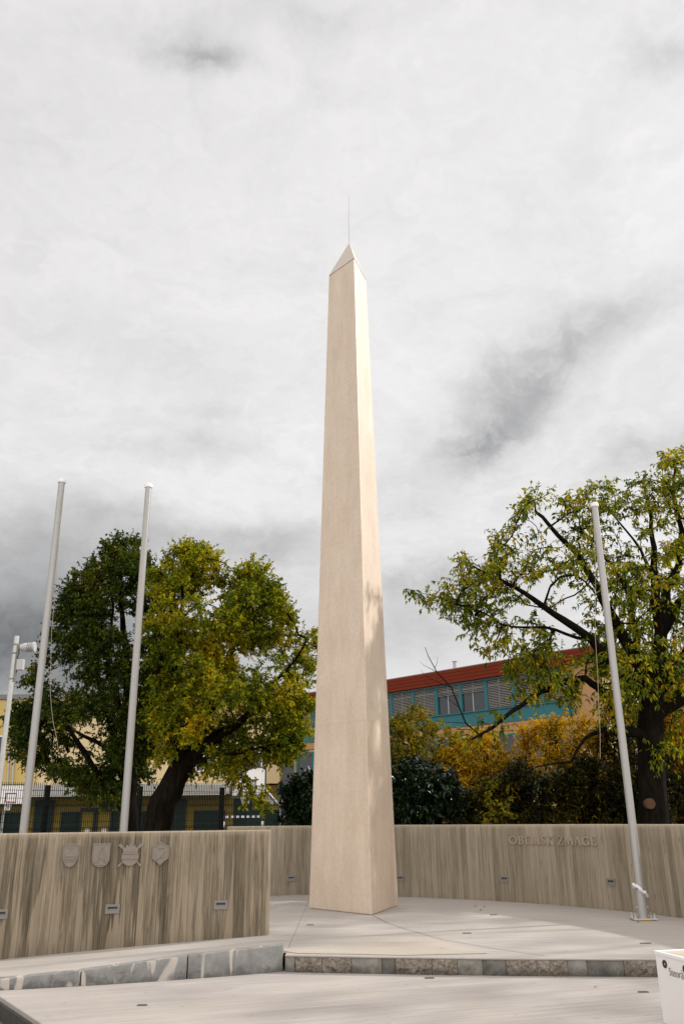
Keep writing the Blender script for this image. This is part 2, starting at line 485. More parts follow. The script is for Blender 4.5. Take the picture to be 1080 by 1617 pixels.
# darker cloud bodies: (photo direction, angular size in px, darkening, stretch along x, turn)
for (x, y, rx, ry, turn, k) in (
        (845, 585, 110, 52, -38, 0.30), (760, 690, 85, 40, -22, 0.36), (790, 640, 130, 60, -40, 0.12), (960, 490, 100, 36, -20, 0.16),
        (10, 990, 240, 100, 8, 0.78), (120, 860, 240, 55, 4, 0.34), (395, 862, 95, 30, 0, 0.26), (110, 1110, 380, 90, 0, 0.5), (185, 812, 60, 20, 0, 0.14),
        (670, 915, 150, 40, 0, 0.26), (1050, 712, 110, 34, -18, 0.26), (640, 1000, 240, 50, 0, 0.22),
        (315, 96, 50, 18, 8, 0.30), (280, 60, 110, 40, 8, 0.10), (60, 200, 200, 110, 0, 0.10), (160, 530, 200, 50, 12, 0.08), (1060, 85, 60, 22, 10, 0.16),
        (290, 690, 120, 18, 0, 0.12), (330, 645, 60, 14, 0, 0.08), (610, 790, 90, 24, 0, 0.12), (490, 20, 130, 26, 0, 0.12), (490, 130, 50, 22, 0, 0.05)):
    c0 = skydir(x, y)
    ex = (CAMROT @ Vector((math.cos(R(-turn)), math.sin(R(-turn)), 0)))
    ex = (ex - c0 * ex.dot(c0)).normalized()
    ey = c0.cross(ex)
    rel = W.n('VectorMath', {0: dd, 1: tuple(c0)}, operation='SUBTRACT').outputs[0]
    px_ = W.math('MULTIPLY', W.n('VectorMath', {0: rel, 1: tuple(ex)}, operation='DOT_PRODUCT').outputs['Value'], F / rx)
    py_ = W.math('MULTIPLY', W.n('VectorMath', {0: rel, 1: tuple(ey)}, operation='DOT_PRODUCT').outputs['Value'], F / ry)
    r2 = W.math('ADD', W.math('MULTIPLY', px_, px_), W.math('MULTIPLY', py_, py_))
    front = W.math('GREATER_THAN', W.n('VectorMath', {0: dd, 1: tuple(c0)}, operation='DOT_PRODUCT').outputs['Value'], 0.3)
    g = W.math('MULTIPLY', W.math('POWER', 2.718, W.math('MULTIPLY', r2, -0.9)), front)
    lum = W.math('MULTIPLY', lum, W.math('SUBTRACT', 1.0, W.math('MULTIPLY', W.math('MULTIPLY', g, tex if rx < 200 else tex_soft), k)))
# out-of-view sky overhead and behind the viewer brightened as added fill light
lum = W.math('MULTIPLY', lum, W.mapr(sepd.outputs[1], -0.85, 0.3, 2.5, 1.0, True))
lum = W.math('MULTIPLY', lum, W.mapr(sepd.outputs[2], 0.8, 0.97, 1.0, 1.6, True))
ctint = W.ramp(lum, [(0.0, (0.97, 0.985, 1.0)), (0.35, (0.985, 0.985, 0.985)), (0.7, (1.0, 0.98, 0.972))])
ccol = W.mix(1.0, ctint, W.n('CombineColor', {0: lum, 1: lum, 2: lum}).outputs[0], 'MULTIPLY')
bg_cl = W.n('Background', {'Color': ccol, 'Strength': 1.0})
mx = W.n('MixShader', {0: 0.94, 1: bg_sky.outputs[0], 2: bg_cl.outputs[0]})
t.links.new(mx.outputs[0], wout.inputs[0])

sl = bpy.data.lights.new('sun', 'SUN')
sl.energy = 4.0
sl.angle = R(1.6)
sl.color = (1.0, 0.975, 0.95)
so = bpy.data.objects.new('sun', sl)
COL.objects.link(so)
sdir = Vector((SUN_AZ.x * math.cos(SUN_EL), SUN_AZ.y * math.cos(SUN_EL), math.sin(SUN_EL)))
so.rotation_euler = sdir.to_track_quat('Z', 'Y').to_euler()
so.location = sdir * 60

scene.view_settings.view_transform = 'Standard'
scene.view_settings.look = 'None'
scene.view_settings.exposure = 0
scene.view_settings.gamma = 1

# ------------------------------------------------------------------ ground, plaza, platform
ZL, ZG = -0.15, -0.30
gm = MB()
gm.add([(-900, -300, ZG), (900, -300, ZG), (900, 1500, ZG), (-900, 1500, ZG)], [(0, 1, 2, 3)])
tag(gm.build('ground', M['ground']), kind='structure')


def kr_y(x): return 38.165 - math.sqrt(29.53 ** 2 - (x - 5.216) ** 2)
def kl_y(x): return 19.106 - math.sqrt(10.9 ** 2 - (x + 5.241) ** 2)
def ramp_z(x): return -0.046 * max(0.0, -0.85 - x) ** 1.0
def kltop_z(x): return float(np.interp(x, [-6, -3.05, -2.4, -1.5, -0.62], [-0.12, -0.066, -0.028, 0.045, 0.081]))


KX = -0.61
# lower plaza: a slab with an exposed edge on its left
p = [(-3.50, 8.97), (2.75, -0.29), (14, -0.29), (14, 9.6), (-0.4, 9.6), (-3.5, 9.2)]
b = MB()
b.prism(p, lambda a, c, dz: (a, c, dz), ZG + 0.002, ZL)
tag(b.build('lower_plaza', M['plaza'], bevel=0.008, seg=2), kind='structure')
ed = Vector((0.5605, -0.8281, 0))
b = MB()
ec = Vector((-3.50, 8.97, 0)) + ed * 4.6 + Vector((0.8281, 0.5605, 0)) * -0.002
b.box((ec.x, ec.y, ZG + 0.06), (9.0, 0.05, 0.115), rz=math.atan2(ed.y, ed.x))
o = b.build('stone_kerb', M['stone_dark'], bevel=0.006)  # dark stone also carries the riser's shade in its colour
tag(o, 'dark stone riser, its shade put into the colour, along the left edge of the lower plaza', 'kerb')
# platform right of the step, flat; the sheet runs over the kerb stones to their front edge
b = MB()
xs = np.linspace(KX + 0.01, 9, 60)
poly = [(x, kr_y(x) - 0.006) for x in xs] + [(9, 20), (KX + 0.01, 20)]
b.prism(poly, lambda a, c, dz: (a, c, dz), -0.016, 0.0)
tag(b.build('platform', M['paving'], bevel=0.004, seg=1), kind='structure')
# sloping ramp on the left
b = MB()
xs = np.linspace(-9, KX + 0.01, 60)
vs, fs = [], []
for x in xs:
    vs += [(x, (kl_y(x) if x > -5.2 else kl_y(-5.2)) + 0.10, ramp_z(x)), (x, 20, ramp_z(x))]
for i in range(len(xs) - 1):
    fs.append((2 * i, 2 * i + 2, 2 * i + 3, 2 * i + 1))
b.add(vs, fs)
tag(b.build('ramp', M['paving'], recalc=True), kind='structure')
# sand coloured pour in front of the obelisk
pp = [px_ground(x, y, 0.0) for x, y in ((432, 1500), (470, 1496), (560, 1493), (632, 1487), (690, 1486), (740, 1497), (770, 1506), (640, 1509), (540, 1507), (470, 1506))]
pp = [(q.x, max(q.y, kr_y(q.x) + 0.05)) for q in pp]
b = MB()
b.add([(x, y, 0.004) for x, y in pp], [tuple(range(len(pp)))])
tag(b.build('paving_patch', M['paving_tan']), kind='structure')
jp = [Vector((0.36, 12.62, 0)), Vector((0.503, 11.784, 0)), Vector((0.74, 10.98, 0)), Vector((1.043, 10.155, 0)), Vector((1.45, 9.5, 0)), Vector((1.868, 8.97, 0))]
b = MB()
vs, fs = [], []
for i, q in enumerate(jp):
    tdir = (jp[min(i + 1, len(jp) - 1)] - jp[max(i - 1, 0)]).normalized()
    nrm = Vector((-tdir.y, tdir.x, 0)) * 0.006
    vs += [(q.x + nrm.x, q.y + nrm.y, 0.008), (q.x - nrm.x, q.y - nrm.y, 0.008)]
    if i: fs.append((2 * i - 2, 2 * i - 1, 2 * i + 1, 2 * i))
b.add(vs, fs)
tag(b.build('paving_joint', M['joint']), kind='structure')

# ------------------------------------------------------------------ kerbs
def kerb_block(mb, x0, x1, yf, z0, ztop, depth, rough, nx=10, nz=6):
    """a kerb stone between x0 and x1: front face follows the kerb line, ragged when split"""
    x0 += 0.002; x1 -= 0.002
    vs, fs = [], []
    for j in range(nz + 1):
        for i in range(nx + 1):
            x = x0 + (x1 - x0) * i / nx
            zt = ztop(x)
            z = z0 + (zt - z0) * j / nz
            off = 0.0
            if rough:
                q = Vector((x * 9, z * 9, yf(x)))
                off = -0.004 - 0.026 * (noise.noise(q * 1.4) * 0.6 + noise.noise(q * 4.0) * 0.5)
                if j == nz: off = min(off, 0.004)
                if i in (0, nx): off *= 0.4
            else:
                e = min(i, nx - i, 1) if nx > 2 else 1
                off = 0.006 if (i in (0, nx)) else 0.0
                if j == nz: off += 0.005
            vs.append((x, yf(x) + max(off, -0.03), z))
    n = len(vs)
    W_ = nx + 1
    for j in range(nz):
        for i in range(nx):
            fs.append((j * W_ + i, j * W_ + i + 1, (j + 1) * W_ + i + 1, (j + 1) * W_ + i))
    # back row for the top, sides
    for j in (0, nz):
        for i in range(nx + 1):
            x = x0 + (x1 - x0) * i / nx
            vs.append((x, yf(x) + depth, z0 if j == 0 else ztop(x)))
    bb, tb = n, n + W_
    for i in range(nx):
        fs.append((nz * W_ + i, nz * W_ + i + 1, tb + i + 1, tb + i))
        fs.append((bb + i, tb + i, tb + i + 1, bb + i + 1))
    fs.append(tuple([j * W_ for j in range(nz + 1)] + [tb, bb]))
    fs.append(tuple([j * W_ + nx for j in range(nz, -1, -1)] + [bb + nx, tb + nx]))
    mb.add(vs, fs)


kt = thing('stone_kerb', (1.5, kr_y(1.5), ZL), 'straight stone step of alternating dark smooth and rough split blocks below the platform', 'kerb')
cuts = [-0.6, -0.5, -0.24, 0.043, 0.333, 0.46, 0.543, 0.80, 1.034, 1.27, 1.486, 1.76, 2.04, 2.216, 2.549, 2.84, 3.2, 3.5, 3.9, 4.3, 4.8, 5.4, 6.2]
kinds = ['smooth', 'rough', 'rough', 'smooth', 'dark', 'rough', 'rough', 'rough', 'smooth', 'dark', 'rough', 'rough', 'smooth', 'dark', 'rough', 'rough', 'smooth', 'rough', 'dark', 'smooth', 'rough', 'smooth']
for x0, x1, k in zip(cuts[:-1], cuts[1:], kinds):
    b = MB()
    kerb_block(b, x0, x1, kr_y, ZL + 0.001, lambda x: -0.017, 0.25, k == 'rough', nx=max(6, int((x1 - x0) / 0.016)) if k == 'rough' else 8, nz=10 if k == 'rough' else 4)
    o = b.build('kerb_block', M['stone_' + k], smooth=(k != 'rough'))
    o['label'] = {'rough': 'rough split tan kerb block', 'smooth': 'smooth grey kerb block', 'dark': 'smooth dark grey kerb block'}[k]
    wparent(o, kt)
kt2 = thing('stone_kerb', (-1.8, kl_y(-1.8), ZL), 'curved blue-grey kerb with pale streaks rising beside the ramp on the left', 'kerb')
cuts = [-5.15, -4.2, -3.3, -2.395, -1.487, -0.618]
for x0, x1 in zip(cuts[:-1], cuts[1:]):
    b = MB()
    x1s = x1 - 0.006
    kerb_block(b, x0 + 0.002, x1s, kl_y, ZL + 0.001, kltop_z, 0.16, False, nx=16, nz=6)
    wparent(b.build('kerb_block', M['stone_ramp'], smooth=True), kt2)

# ------------------------------------------------------------------ obelisk (three-sided)
OC = Vector((0.193, 13.419, 0))
TH = -0.852
ANG = [R(a) + TH for a in (210, 330, 90)]
S0, S1, Z1, Z2 = 0.783, 0.415, 10.891, 11.524
ob = thing('obelisk', OC, 'tall cream three-sided concrete obelisk with pointed cap', 'obelisk')
b = MB()
NZ = 24
vs, fs = [], []
for i in range(NZ + 1):
    z = Z1 * i / NZ
    s = S0 + (S1 - S0) * i / NZ
    vs += [(s * math.cos(a), s * math.sin(a), z + (0.003 if i == 0 else 0)) for a in ANG]
for i in range(NZ):
    for k in range(3):
        k2 = (k + 1) % 3
        fs.append((3 * i + k, 3 * i + k2, 3 * i + 3 + k2, 3 * i + 3 + k))
fs.append((2, 1, 0)); fs.append((3 * NZ, 3 * NZ + 1, 3 * NZ + 2))
b.add(vs, fs)
b.build('shaft', M['obelisk'], ob, bevel=0.014, seg=2)
b = MB()
e = 0.004
vs = [((S1 + e) * math.cos(a), (S1 + e) * math.sin(a), Z1 + 0.004) for a in ANG] + [((S1 + e) * math.cos(a), (S1 + e) * math.sin(a), Z1 + 0.016) for a in ANG] + [(0.02 * math.cos(a), 0.02 * math.sin(a), Z2) for a in ANG]
b.add(vs, [(2, 1, 0), (6, 7, 8)] + [(3 * j + k, 3 * j + (k + 1) % 3, 3 * j + 3 + (k + 1) % 3, 3 * j + 3 + k) for j in (0, 1) for k in range(3)])
b.build('capstone', M['cap'], ob, bevel=0.006, seg=1)
b = MB()
b.tube([(0, 0, Z2 - 0.05), (-0.004, 0, Z2 + 0.62), (0.0, 0, Z2 + 0.64), (0.012, 0, Z2 + 1.14)], [0.0034, 0.0028, 0.0024, 0.0015], 6)
b.build('lightning_rod', plain('dull rod steel', (0.16, 0.14, 0.12), 0.7), ob)

# ------------------------------------------------------------------ curved walls
class Arc:
    def __init__(s, c, r, ref): s.c, s.r, s.ref = c, r, ref

    def p(s, u, z, off=0.0):
        a = s.ref - u / s.r
        rr = s.r - off
        return Vector((s.c[0] + rr * math.cos(a), s.c[1] + rr * math.sin(a), z))

    def u_of(s, x, y):
        a = math.atan2(y - s.c[1], x - s.c[0])
        return (s.ref - a) * s.r


def build_wall(name, arc, u0, u1, zb, top, thick, mat, parent):
    b = MB()
    prof = [(0.0, zb), (0.0, 0.25), (0.0, 0.6), (0.0, 0.9), (0.0, top - 0.018), (0.006, top - 0.006), (0.018, top), (thick - 0.018, top), (thick - 0.004, top - 0.008), (thick, top - 0.02), (thick, zb)]
    ends = [(0.0, 0.035), (0.006, 0.018), (0.016, 0.007), (0.034, 0.0)]
    us = [(u0 + e, ins) for e, ins in ends] + [(u, 0) for u in np.linspace(u0 + 0.06, u1 - 0.06, max(8, int((u1 - u0) / 0.12)))] + [(u1 - e, ins) for e, ins in reversed(ends)]
    vs, fs = [], []
    n = len(prof)
    for u, ins in us:
        for dpt, z in prof:
            dd_ = min(max(dpt, ins), thick - ins)
            vs.append(arc.p(u, z, -dd_))
    for i in range(len(us) - 1):
        for k in range(n):
            k2 = (k + 1) % n
            fs.append((i * n + k, i * n + k2, (i + 1) * n + k2, (i + 1) * n + k))
    fs.append(tuple(range(n))); fs.append(tuple((len(us) - 1) * n + k for k in range(n)))
    b.add(vs, fs)
    o = b.build(name, mat, None, smooth=True, uv=lambda co: (arc.u_of(co.x, co.y), co.z))
    return wparent(o, parent)


LW = Arc((0.66, -1.873), 12.669, math.pi / 2)
BW = Arc((-2.309, 8.976), 7.216, math.pi / 2)
TOP = 1.122
u_l1 = LW.u_of(-0.884, 10.735)
left = thing('curved_wall', LW.p(-2.2, 0), 'low curved board-marked concrete wall with four emblems on the left', 'wall')
build_wall('wall_body', LW, -9.0, u_l1, -0.5, TOP, 0.25, M['left_wall'], left)
u_b0 = BW.u_of(-2.12, 16.19)
back = thing('curved_wall', BW.p(4.5, 0), 'curved concrete wall behind the obelisk with raised OBELISK ZMAGE lettering', 'wall')
build_wall('wall_body', BW, u_b0, 11.6, -0.5, TOP, 0.25, M['back_wall'], back)


def wall_light(arc, u, z, parent, w=0.155, h=0.094):
    fn = lambda a, c, off: arc.p(u + a, z + c, off)
    b = MB()
    fr = 0.024
    b.prism([(-w / 2, h / 2 - fr), (w / 2, h / 2 - fr), (w / 2, h / 2), (-w / 2, h / 2)], fn, -0.02, 0.012)
    b.prism([(-w / 2, -h / 2), (w / 2, -h / 2), (w / 2, -h / 2 + fr * 1.35), (-w / 2, -h / 2 + fr * 1.35)], fn, -0.02, 0.012)
    b.prism([(-w / 2, -h / 2 + fr * 1.35), (-w / 2 + fr, -h / 2 + fr * 1.35), (-w / 2 + fr, h / 2 - fr), (-w / 2, h / 2 - fr)], fn, -0.02, 0.012)
    b.prism([(w / 2 - fr, -h / 2 + fr * 1.35), (w / 2, -h / 2 + fr * 1.35), (w / 2, h / 2 - fr), (w / 2 - fr, h / 2 - fr)], fn, -0.02, 0.012)
    fo = wparent(b.build('wall_light', M['plate']), parent)
    b = MB()
    b.prism([(-w / 2 + fr + 0.001, 0.0), (w / 2 - fr - 0.001, 0.0), (w / 2 - fr - 0.001, h / 2 - fr - 0.001), (-w / 2 + fr + 0.001, h / 2 - fr - 0.001)], fn, -0.015, 0.0015)
    wparent(b.build('slot', M['dark']), fo)
    b = MB()
    b.prism([(-w / 2 + fr + 0.001, -h / 2 + fr * 1.35 + 0.001), (w / 2 - fr - 0.001, -h / 2 + fr * 1.35 + 0.001), (w / 2 - fr - 0.001, -0.001), (-w / 2 + fr + 0.001, -0.001)], fn, -0.015, 0.006)
    wparent(b.build('lens', M['plate']), fo)


for x, y, z in ((-3.73, 10.048, 0.311), (-2.62, 10.433, 0.319), (-1.429, 10.604, 0.327), (-5.0, 9.4, 0.30)):
    wall_light(LW, LW.u_of(x, y), z, left)
for x, y, z in ((-0.953, 16.057, 0.263), (0.9, 15.429, 0.283), (2.48, 14.389, 0.323), (3.732, 12.954, 0.362), (4.55, 11.3, 0.37)):
    wall_light(BW, BW.u_of(x, y), z, back)


# emblems
def arcpts(cx, cy, rx, ry, a0, a1, n):
    return [(cx + rx * math.cos(R(a0 + (a1 - a0) * i / n)), cy + ry * math.sin(R(a0 + (a1 - a0) * i / n))) for i in range(n + 1)]


def bar(p0, p1, w):
    p0, p1 = Vector(p0), Vector(p1)
    t_ = (p1 - p0).normalized() * 1.0
    n_ = Vector((-t_.y, t_.x)) * w / 2
    return [tuple(p0 - n_), tuple(p1 - n_), tuple(p1 + n_), tuple(p0 + n_)]


def emblem(u, z, shapes, label, parent):
    b = MB()
    fn = lambda a, c, off: LW.p(u + a, z + c, off)
    for i, (poly, d1) in enumerate(shapes):
        b.prism(poly, fn, -0.01 if i == 0 else 0.016 - 0.0004 * (i % 7), d1 + 0.0005 * (i % 5))
    o = b.build('emblem', M['plaque'])
    o['label'] = label
    return wparent(o, parent)


def outline(poly, w, d):
    n = len(poly)
    return [(bar(poly[i], poly[(i + 1) % n], w), d) for i in range(n)]


sh1 = [(-0.085, 0.105), (-0.05, 0.122), (0, 0.128), (0.05, 0.122), (0.085, 0.105), (0.088, 0.02), (0.075, -0.05), (0.045, -0.105), (0, -0.128), (-0.045, -0.105), (-0.075, -0.05), (-0.088, 0.02)]
s1 = [(sh1, 0.02)] + outline([(x * 0.93, y * 0.93) for x, y in sh1], 0.008, 0.026)
s1 += [([(-0.062, -0.012), (-0.035, 0.022), (-0.022, 0.014), (0.0, 0.052), (0.022, 0.012), (0.036, 0.022), (0.062, -0.012)], 0.026),
       (bar((-0.055, -0.036), (0.055, -0.036), 0.010), 0.027), (bar((-0.05, -0.058), (0.05, -0.058), 0.009), 0.027)]
for cx, cy in ((-0.025, 0.088), (0.025, 0.088), (0.0, 0.070)):
    s1.append((arcpts(cx, cy, 0.009, 0.009, 0, 300, 5), 0.027))
sh2 = [(-0.098, 0.125), (0.098, 0.125), (0.098, -0.03)] + arcpts(0, -0.03, 0.098, 0.098, -12, -168, 10) + [(-0.098, -0.03)]
s2 = [(sh2, 0.02)] + outline([(x * 0.94, y * 0.94) for x, y in sh2], 0.007, 0.026)
s2 += [(bar((-0.05, -0.08), (0.012, 0.105), 0.012), 0.029), (bar((0.06, -0.08), (0.012, 0.105), 0.012), 0.028)]
ar = arcpts(0.0, -0.075, 0.035, 0.045, 0, 180, 8)
s2 += [(bar(ar[i], ar[i + 1], 0.009), 0.027) for i in range(len(ar) - 1)]
s2 += [(bar((-0.06, -0.098), (0.06, -0.098), 0.008), 0.026)]
circ = arcpts(0, -0.025, 0.096, 0.094, 0, 345, 24)
s3 = [(circ, 0.022)]
s3 += [(bar((-0.13, -0.125), (0.118, 0.10), 0.016), 0.013), (bar((0.13, -0.125), (-0.118, 0.10), 0.016), 0.012),
       (bar((0.085, 0.072), (0.128, 0.11), 0.032), 0.017), (bar((-0.085, 0.072), (-0.128, 0.11), 0.032), 0.016),
       (bar((-0.10, -0.125), (-0.125, -0.10), 0.010), 0.016), (bar((0.10, -0.125), (0.125, -0.10), 0.010), 0.015),
       ([(-0.082, 0.03), (-0.088, 0.085), (-0.06, 0.072), (-0.045, 0.105), (-0.02, 0.088), (0.0, 0.138), (0.02, 0.088), (0.045, 0.105), (0.06, 0.072), (0.088, 0.085), (0.082, 0.03)], 0.024),
       (bar((-0.088, 0.012), (0.088, 0.012), 0.009), 0.028), (bar((-0.09, -0.045), (0.09, -0.045), 0.009), 0.028)]
sh4 = [(0, 0.128), (0.05, 0.098), (0.096, 0.08), (0.096, 0.0), (0.094, -0.052), (0.045, -0.082), (0, -0.128), (-0.045, -0.082), (-0.094, -0.052), (-0.096, 0.0), (-0.096, 0.08), (-0.05, 0.098)]
s4 = [(sh4, 0.02)] + outline([(x * 0.92, y * 0.92) for x, y in sh4], 0.007, 0.026)
s4 += [([(-0.055, -0.01), (-0.03, 0.03), (0.0, 0.045), (0.035, 0.04), (0.058, 0.025), (0.03, 0.012), (0.045, -0.008), (0.012, -0.012), (-0.01, -0.04), (-0.04, -0.05)], 0.0265),
       (bar((-0.045, -0.055), (0.05, -0.03), 0.008), 0.027), (bar((-0.03, 0.055), (0.04, 0.062), 0.007), 0.027)]
for (x, y, z, s_, lb) in ((-3.112, 10.32, 0.882, s1, 'pointed shield emblem with mountain relief'), (-2.788, 10.402, 0.878, s2, 'round-bottomed shield emblem with tapering road relief'),
                          (-2.473, 10.473, 0.879, s3, 'round emblem with crown and crossed swords'), (-2.129, 10.497, 0.881, s4, 'six-sided shield emblem with pointed foot')):
    emblem(LW.u_of(x, y), z, s_, lb, left)

# raised serif lettering on the back wall: strokes on a unit cap height
TK, TN = 0.19, 0.11


def serif(x, y, w=0.26): return bar((x - w / 2, y), (x + w / 2, y), 0.06)
def poly_strokes(pts, w): return [bar(pts[i], pts[i + 1], w[i] if hasattr(w, '__len__') else w) for i in range(len(pts) - 1)]


def ring(cx, cy, rx, ry, a0, a1, n=14):
    pts = arcpts(cx, cy, rx, ry, a0, a1, n)
    return [bar(pts[i], pts[i + 1], TN + (TK - TN) * abs(math.cos(R(a0 + (a1 - a0) * (i + .5) / n))) ** 1.2) for i in range(n)]


LET = {
    'O': (1.0, ring(0.5, 0.5, 0.43, 0.46, 0, 360, 20)),
    'B': (0.74, [bar((0.18, 0), (0.18, 1), TK), serif(0.12, 0.97, 0.2), serif(0.12, 0.03, 0.2)] + ring(0.3, 0.745, 0.24, 0.225, -90, 90, 9) + ring(0.32, 0.275, 0.31, 0.245, -90, 90, 9)
          + [bar((0.18, 0.97), (0.32, 0.97), 0.06), bar((0.18, 0.52), (0.34, 0.52), 0.055), bar((0.18, 0.03), (0.34, 0.03), 0.06)]),
    'E': (0.66, [bar((0.18, 0), (0.18, 1), TK), bar((0.06, 0.97), (0.58, 0.97), 0.06), bar((0.18, 0.52), (0.5, 0.52), 0.055), bar((0.06, 0.03), (0.62, 0.03), 0.06),
                 bar((0.56, 0.84), (0.56, 0.99), 0.05), bar((0.6, 0.01), (0.62, 0.18), 0.05), bar((0.49, 0.44), (0.49, 0.6), 0.05)]),
    'L': (0.64, [bar((0.18, 0), (0.18, 1), TK), serif(0.18, 0.97, 0.32), bar((0.06, 0.03), (0.6, 0.03), 0.06), bar((0.58, 0.01), (0.61, 0.2), 0.05)]),
    'I': (0.38, [bar((0.19, 0), (0.19, 1), TK), serif(0.19, 0.97, 0.34), serif(0.19, 0.03, 0.34)]),
    'S': (0.58, poly_strokes([(0.5, 0.83), (0.42, 0.93), (0.29, 0.97), (0.16, 0.92), (0.10, 0.78), (0.16, 0.65), (0.32, 0.54), (0.46, 0.42), (0.51, 0.27), (0.44, 0.1), (0.29, 0.03), (0.15, 0.07), (0.08, 0.19)],
                             [0.07, 0.07, 0.08, 0.1, 0.12, 0.14, 0.15, 0.13, 0.11, 0.09, 0.08, 0.07]) + [bar((0.5, 0.78), (0.5, 0.95), 0.045), bar((0.08, 0.05), (0.08, 0.22), 0.045)]),
    'K': (0.80, [bar((0.18, 0), (0.18, 1), TK), serif(0.18, 0.97, 0.32), serif(0.18, 0.03, 0.32), bar((0.24, 0.5), (0.62, 0.97), 0.075), bar((0.3, 0.56), (0.72, 0.03), 0.14), serif(0.62, 0.97, 0.24), serif(0.72, 0.03, 0.22)]),
    'Z': (0.74, [bar((0.08, 0.97), (0.66, 0.97), 0.065), bar((0.6, 0.95), (0.12, 0.05), 0.13), bar((0.06, 0.03), (0.68, 0.03), 0.065), bar((0.09, 0.82), (0.09, 0.98), 0.05), bar((0.67, 0.02), (0.68, 0.19), 0.05)]),
    'M': (1.06, [bar((0.14, 0.03), (0.2, 0.97), 0.075), bar((0.19, 0.97), (0.52, 0.05), 0.14), bar((0.52, 0.05), (0.85, 0.97), 0.075), bar((0.84, 0.97), (0.91, 0.03), TK), serif(0.14, 0.03, 0.24), serif(0.91, 0.03, 0.28), serif(0.16, 0.97, 0.2), serif(0.89, 0.97, 0.2)]),
    'A': (0.86, [bar((0.13, 0.03), (0.44, 1.0), 0.075), bar((0.42, 1.0), (0.73, 0.03), 0.145), bar((0.24, 0.34), (0.62, 0.34), 0.055), serif(0.13, 0.03, 0.24), serif(0.73, 0.03, 0.26)]),
    'G': (0.94, ring(0.5, 0.5, 0.42, 0.46, 45, 318, 16) + [bar((0.80, 0.08), (0.80, 0.44), TK), serif(0.78, 0.44, 0.28), bar((0.80, 0.78), (0.80, 0.94), 0.05)]),
}
CAP = 0.118
text = 'OBELISK ZMAGE'
u0t, u1t = BW.u_of(2.6, 14.319), BW.u_of(3.665, 13.134)
gap = 0.085
units = sum(LET[ch][0] if ch != ' ' else 0.34 for ch in text) + gap * (len(text) - 1)
SX = (u1t - u0t) / units
uu = u0t
for ch in text:
    if ch == ' ':
        uu += (0.34 + gap) * SX
        continue
    wd, strokes = LET[ch]
    b = MB()
    for i, st in enumerate(strokes):
        b.prism(st, lambda a, c, off, uu=uu: BW.p(uu + a * SX, 0.832 + c * CAP, off), -0.006 - 0.0003 * i, 0.018 + 0.0003 * (i % 6))
    wparent(b.build('letter', M['letter']), back)
    uu += (wd + gap) * SX

# ------------------------------------------------------------------ slot lights set flush in the paving, dry leaves
slots = [((0.758, 8.788), ZL, 0.095, 'dark slot light in the lower plaza just below the rough kerb blocks'),
         ((-1.64, 7.712), ZL, 0.085, 'dark slot light in the lower plaza near its left edge'),
         ((2.473, 8.032), ZL, 0.09, 'slot light in the lower plaza beside the white bench'),
         ((1.364, 10.659), 0, 0.11, 'slot light in the platform below the start of the lettering'),
         ((1.972, 12.521), 0, 0.10, 'farthest slot light, on the platform near the back wall'),
         ((-0.448, 11.603), 0, 0.10, 'slot light in the platform at the left foot of the obelisk'),
         ((3.072, 9.706), 0, 0.12, 'slot light in the platform in front of the right flagpole')]
for (x, y), z, ln, lb in slots:
    tt = thing('slot_light', (x, y, z), lb, 'ground light', 'slot lights set in the paving')
    b = MB()
    ln *= 0.9
    z0 = 0.007
    b.box((0, -0.014, z0 / 2 + 0.001), (ln, 0.008, z0)); b.box((0, 0.014, z0 / 2 + 0.001), (ln, 0.008, z0))
    b.box((-ln / 2 + 0.006, 0, z0 / 2 + 0.001), (0.012, 0.021, z0)); b.box((ln / 2 - 0.006, 0, z0 / 2 + 0.001), (0.012, 0.021, z0))
    b.build('frame', M['slot'], tt)
    b = MB()
    b.box((0, 0, 0.0045), (ln - 0.024, 0.021, 0.004))
    b.build('slot', M['dark'], tt)

leaf_spots = [((750, 1432), 0, 'curled brown leaf on the platform, left of its pair near the back wall'), ((764, 1432.5), 0, 'reddish dry leaf on the platform, right of its pair near the back wall'),
              ((759, 1438), 0, 'small pale dry leaf on the platform, just in front of the pair'), ((1007, 1457), 0, 'dry leaf lying beside the base plate of the right flagpole'),
              ((660, 1515), 0, 'tiny dry leaf on the platform edge above the rough kerb blocks'), ((940, 1560), ZL, 'tiny dry leaf on the lower plaza left of the slot light')]
for i, ((x, y), z, lb) in enumerate(leaf_spots):
    q = px_ground(x, y, z)
    b = MB()
    L = 0.05 if i < 4 else 0.03
    vs = []
    for k in range(7):
        tq = k / 6
        wv = math.sin(math.pi * min(1, tq * 1.05)) * L * 0.34
        zz_ = 0.006 + 0.35 * L * (tq - 0.5) ** 2 * 2
        vs += [((tq - 0.5) * L, -wv, zz_ + wv * 0.5), ((tq - 0.5) * L, 0, zz_), ((tq - 0.5) * L, wv, zz_ + wv * 0.5)]
    fs = []
    for k in range(6):
        fs += [(3 * k, 3 * k + 3, 3 * k + 4, 3 * k + 1), (3 * k + 1, 3 * k + 4, 3 * k + 5, 3 * k + 2)]
    b.add(vs, fs)
    o = b.build('fallen_leaf', M['dry_leaf'])
    o.location = q
    o.rotation_euler = (0, 0, i * 1.3)
    tag(o, lb, 'leaf', 'fallen leaves on the paving')

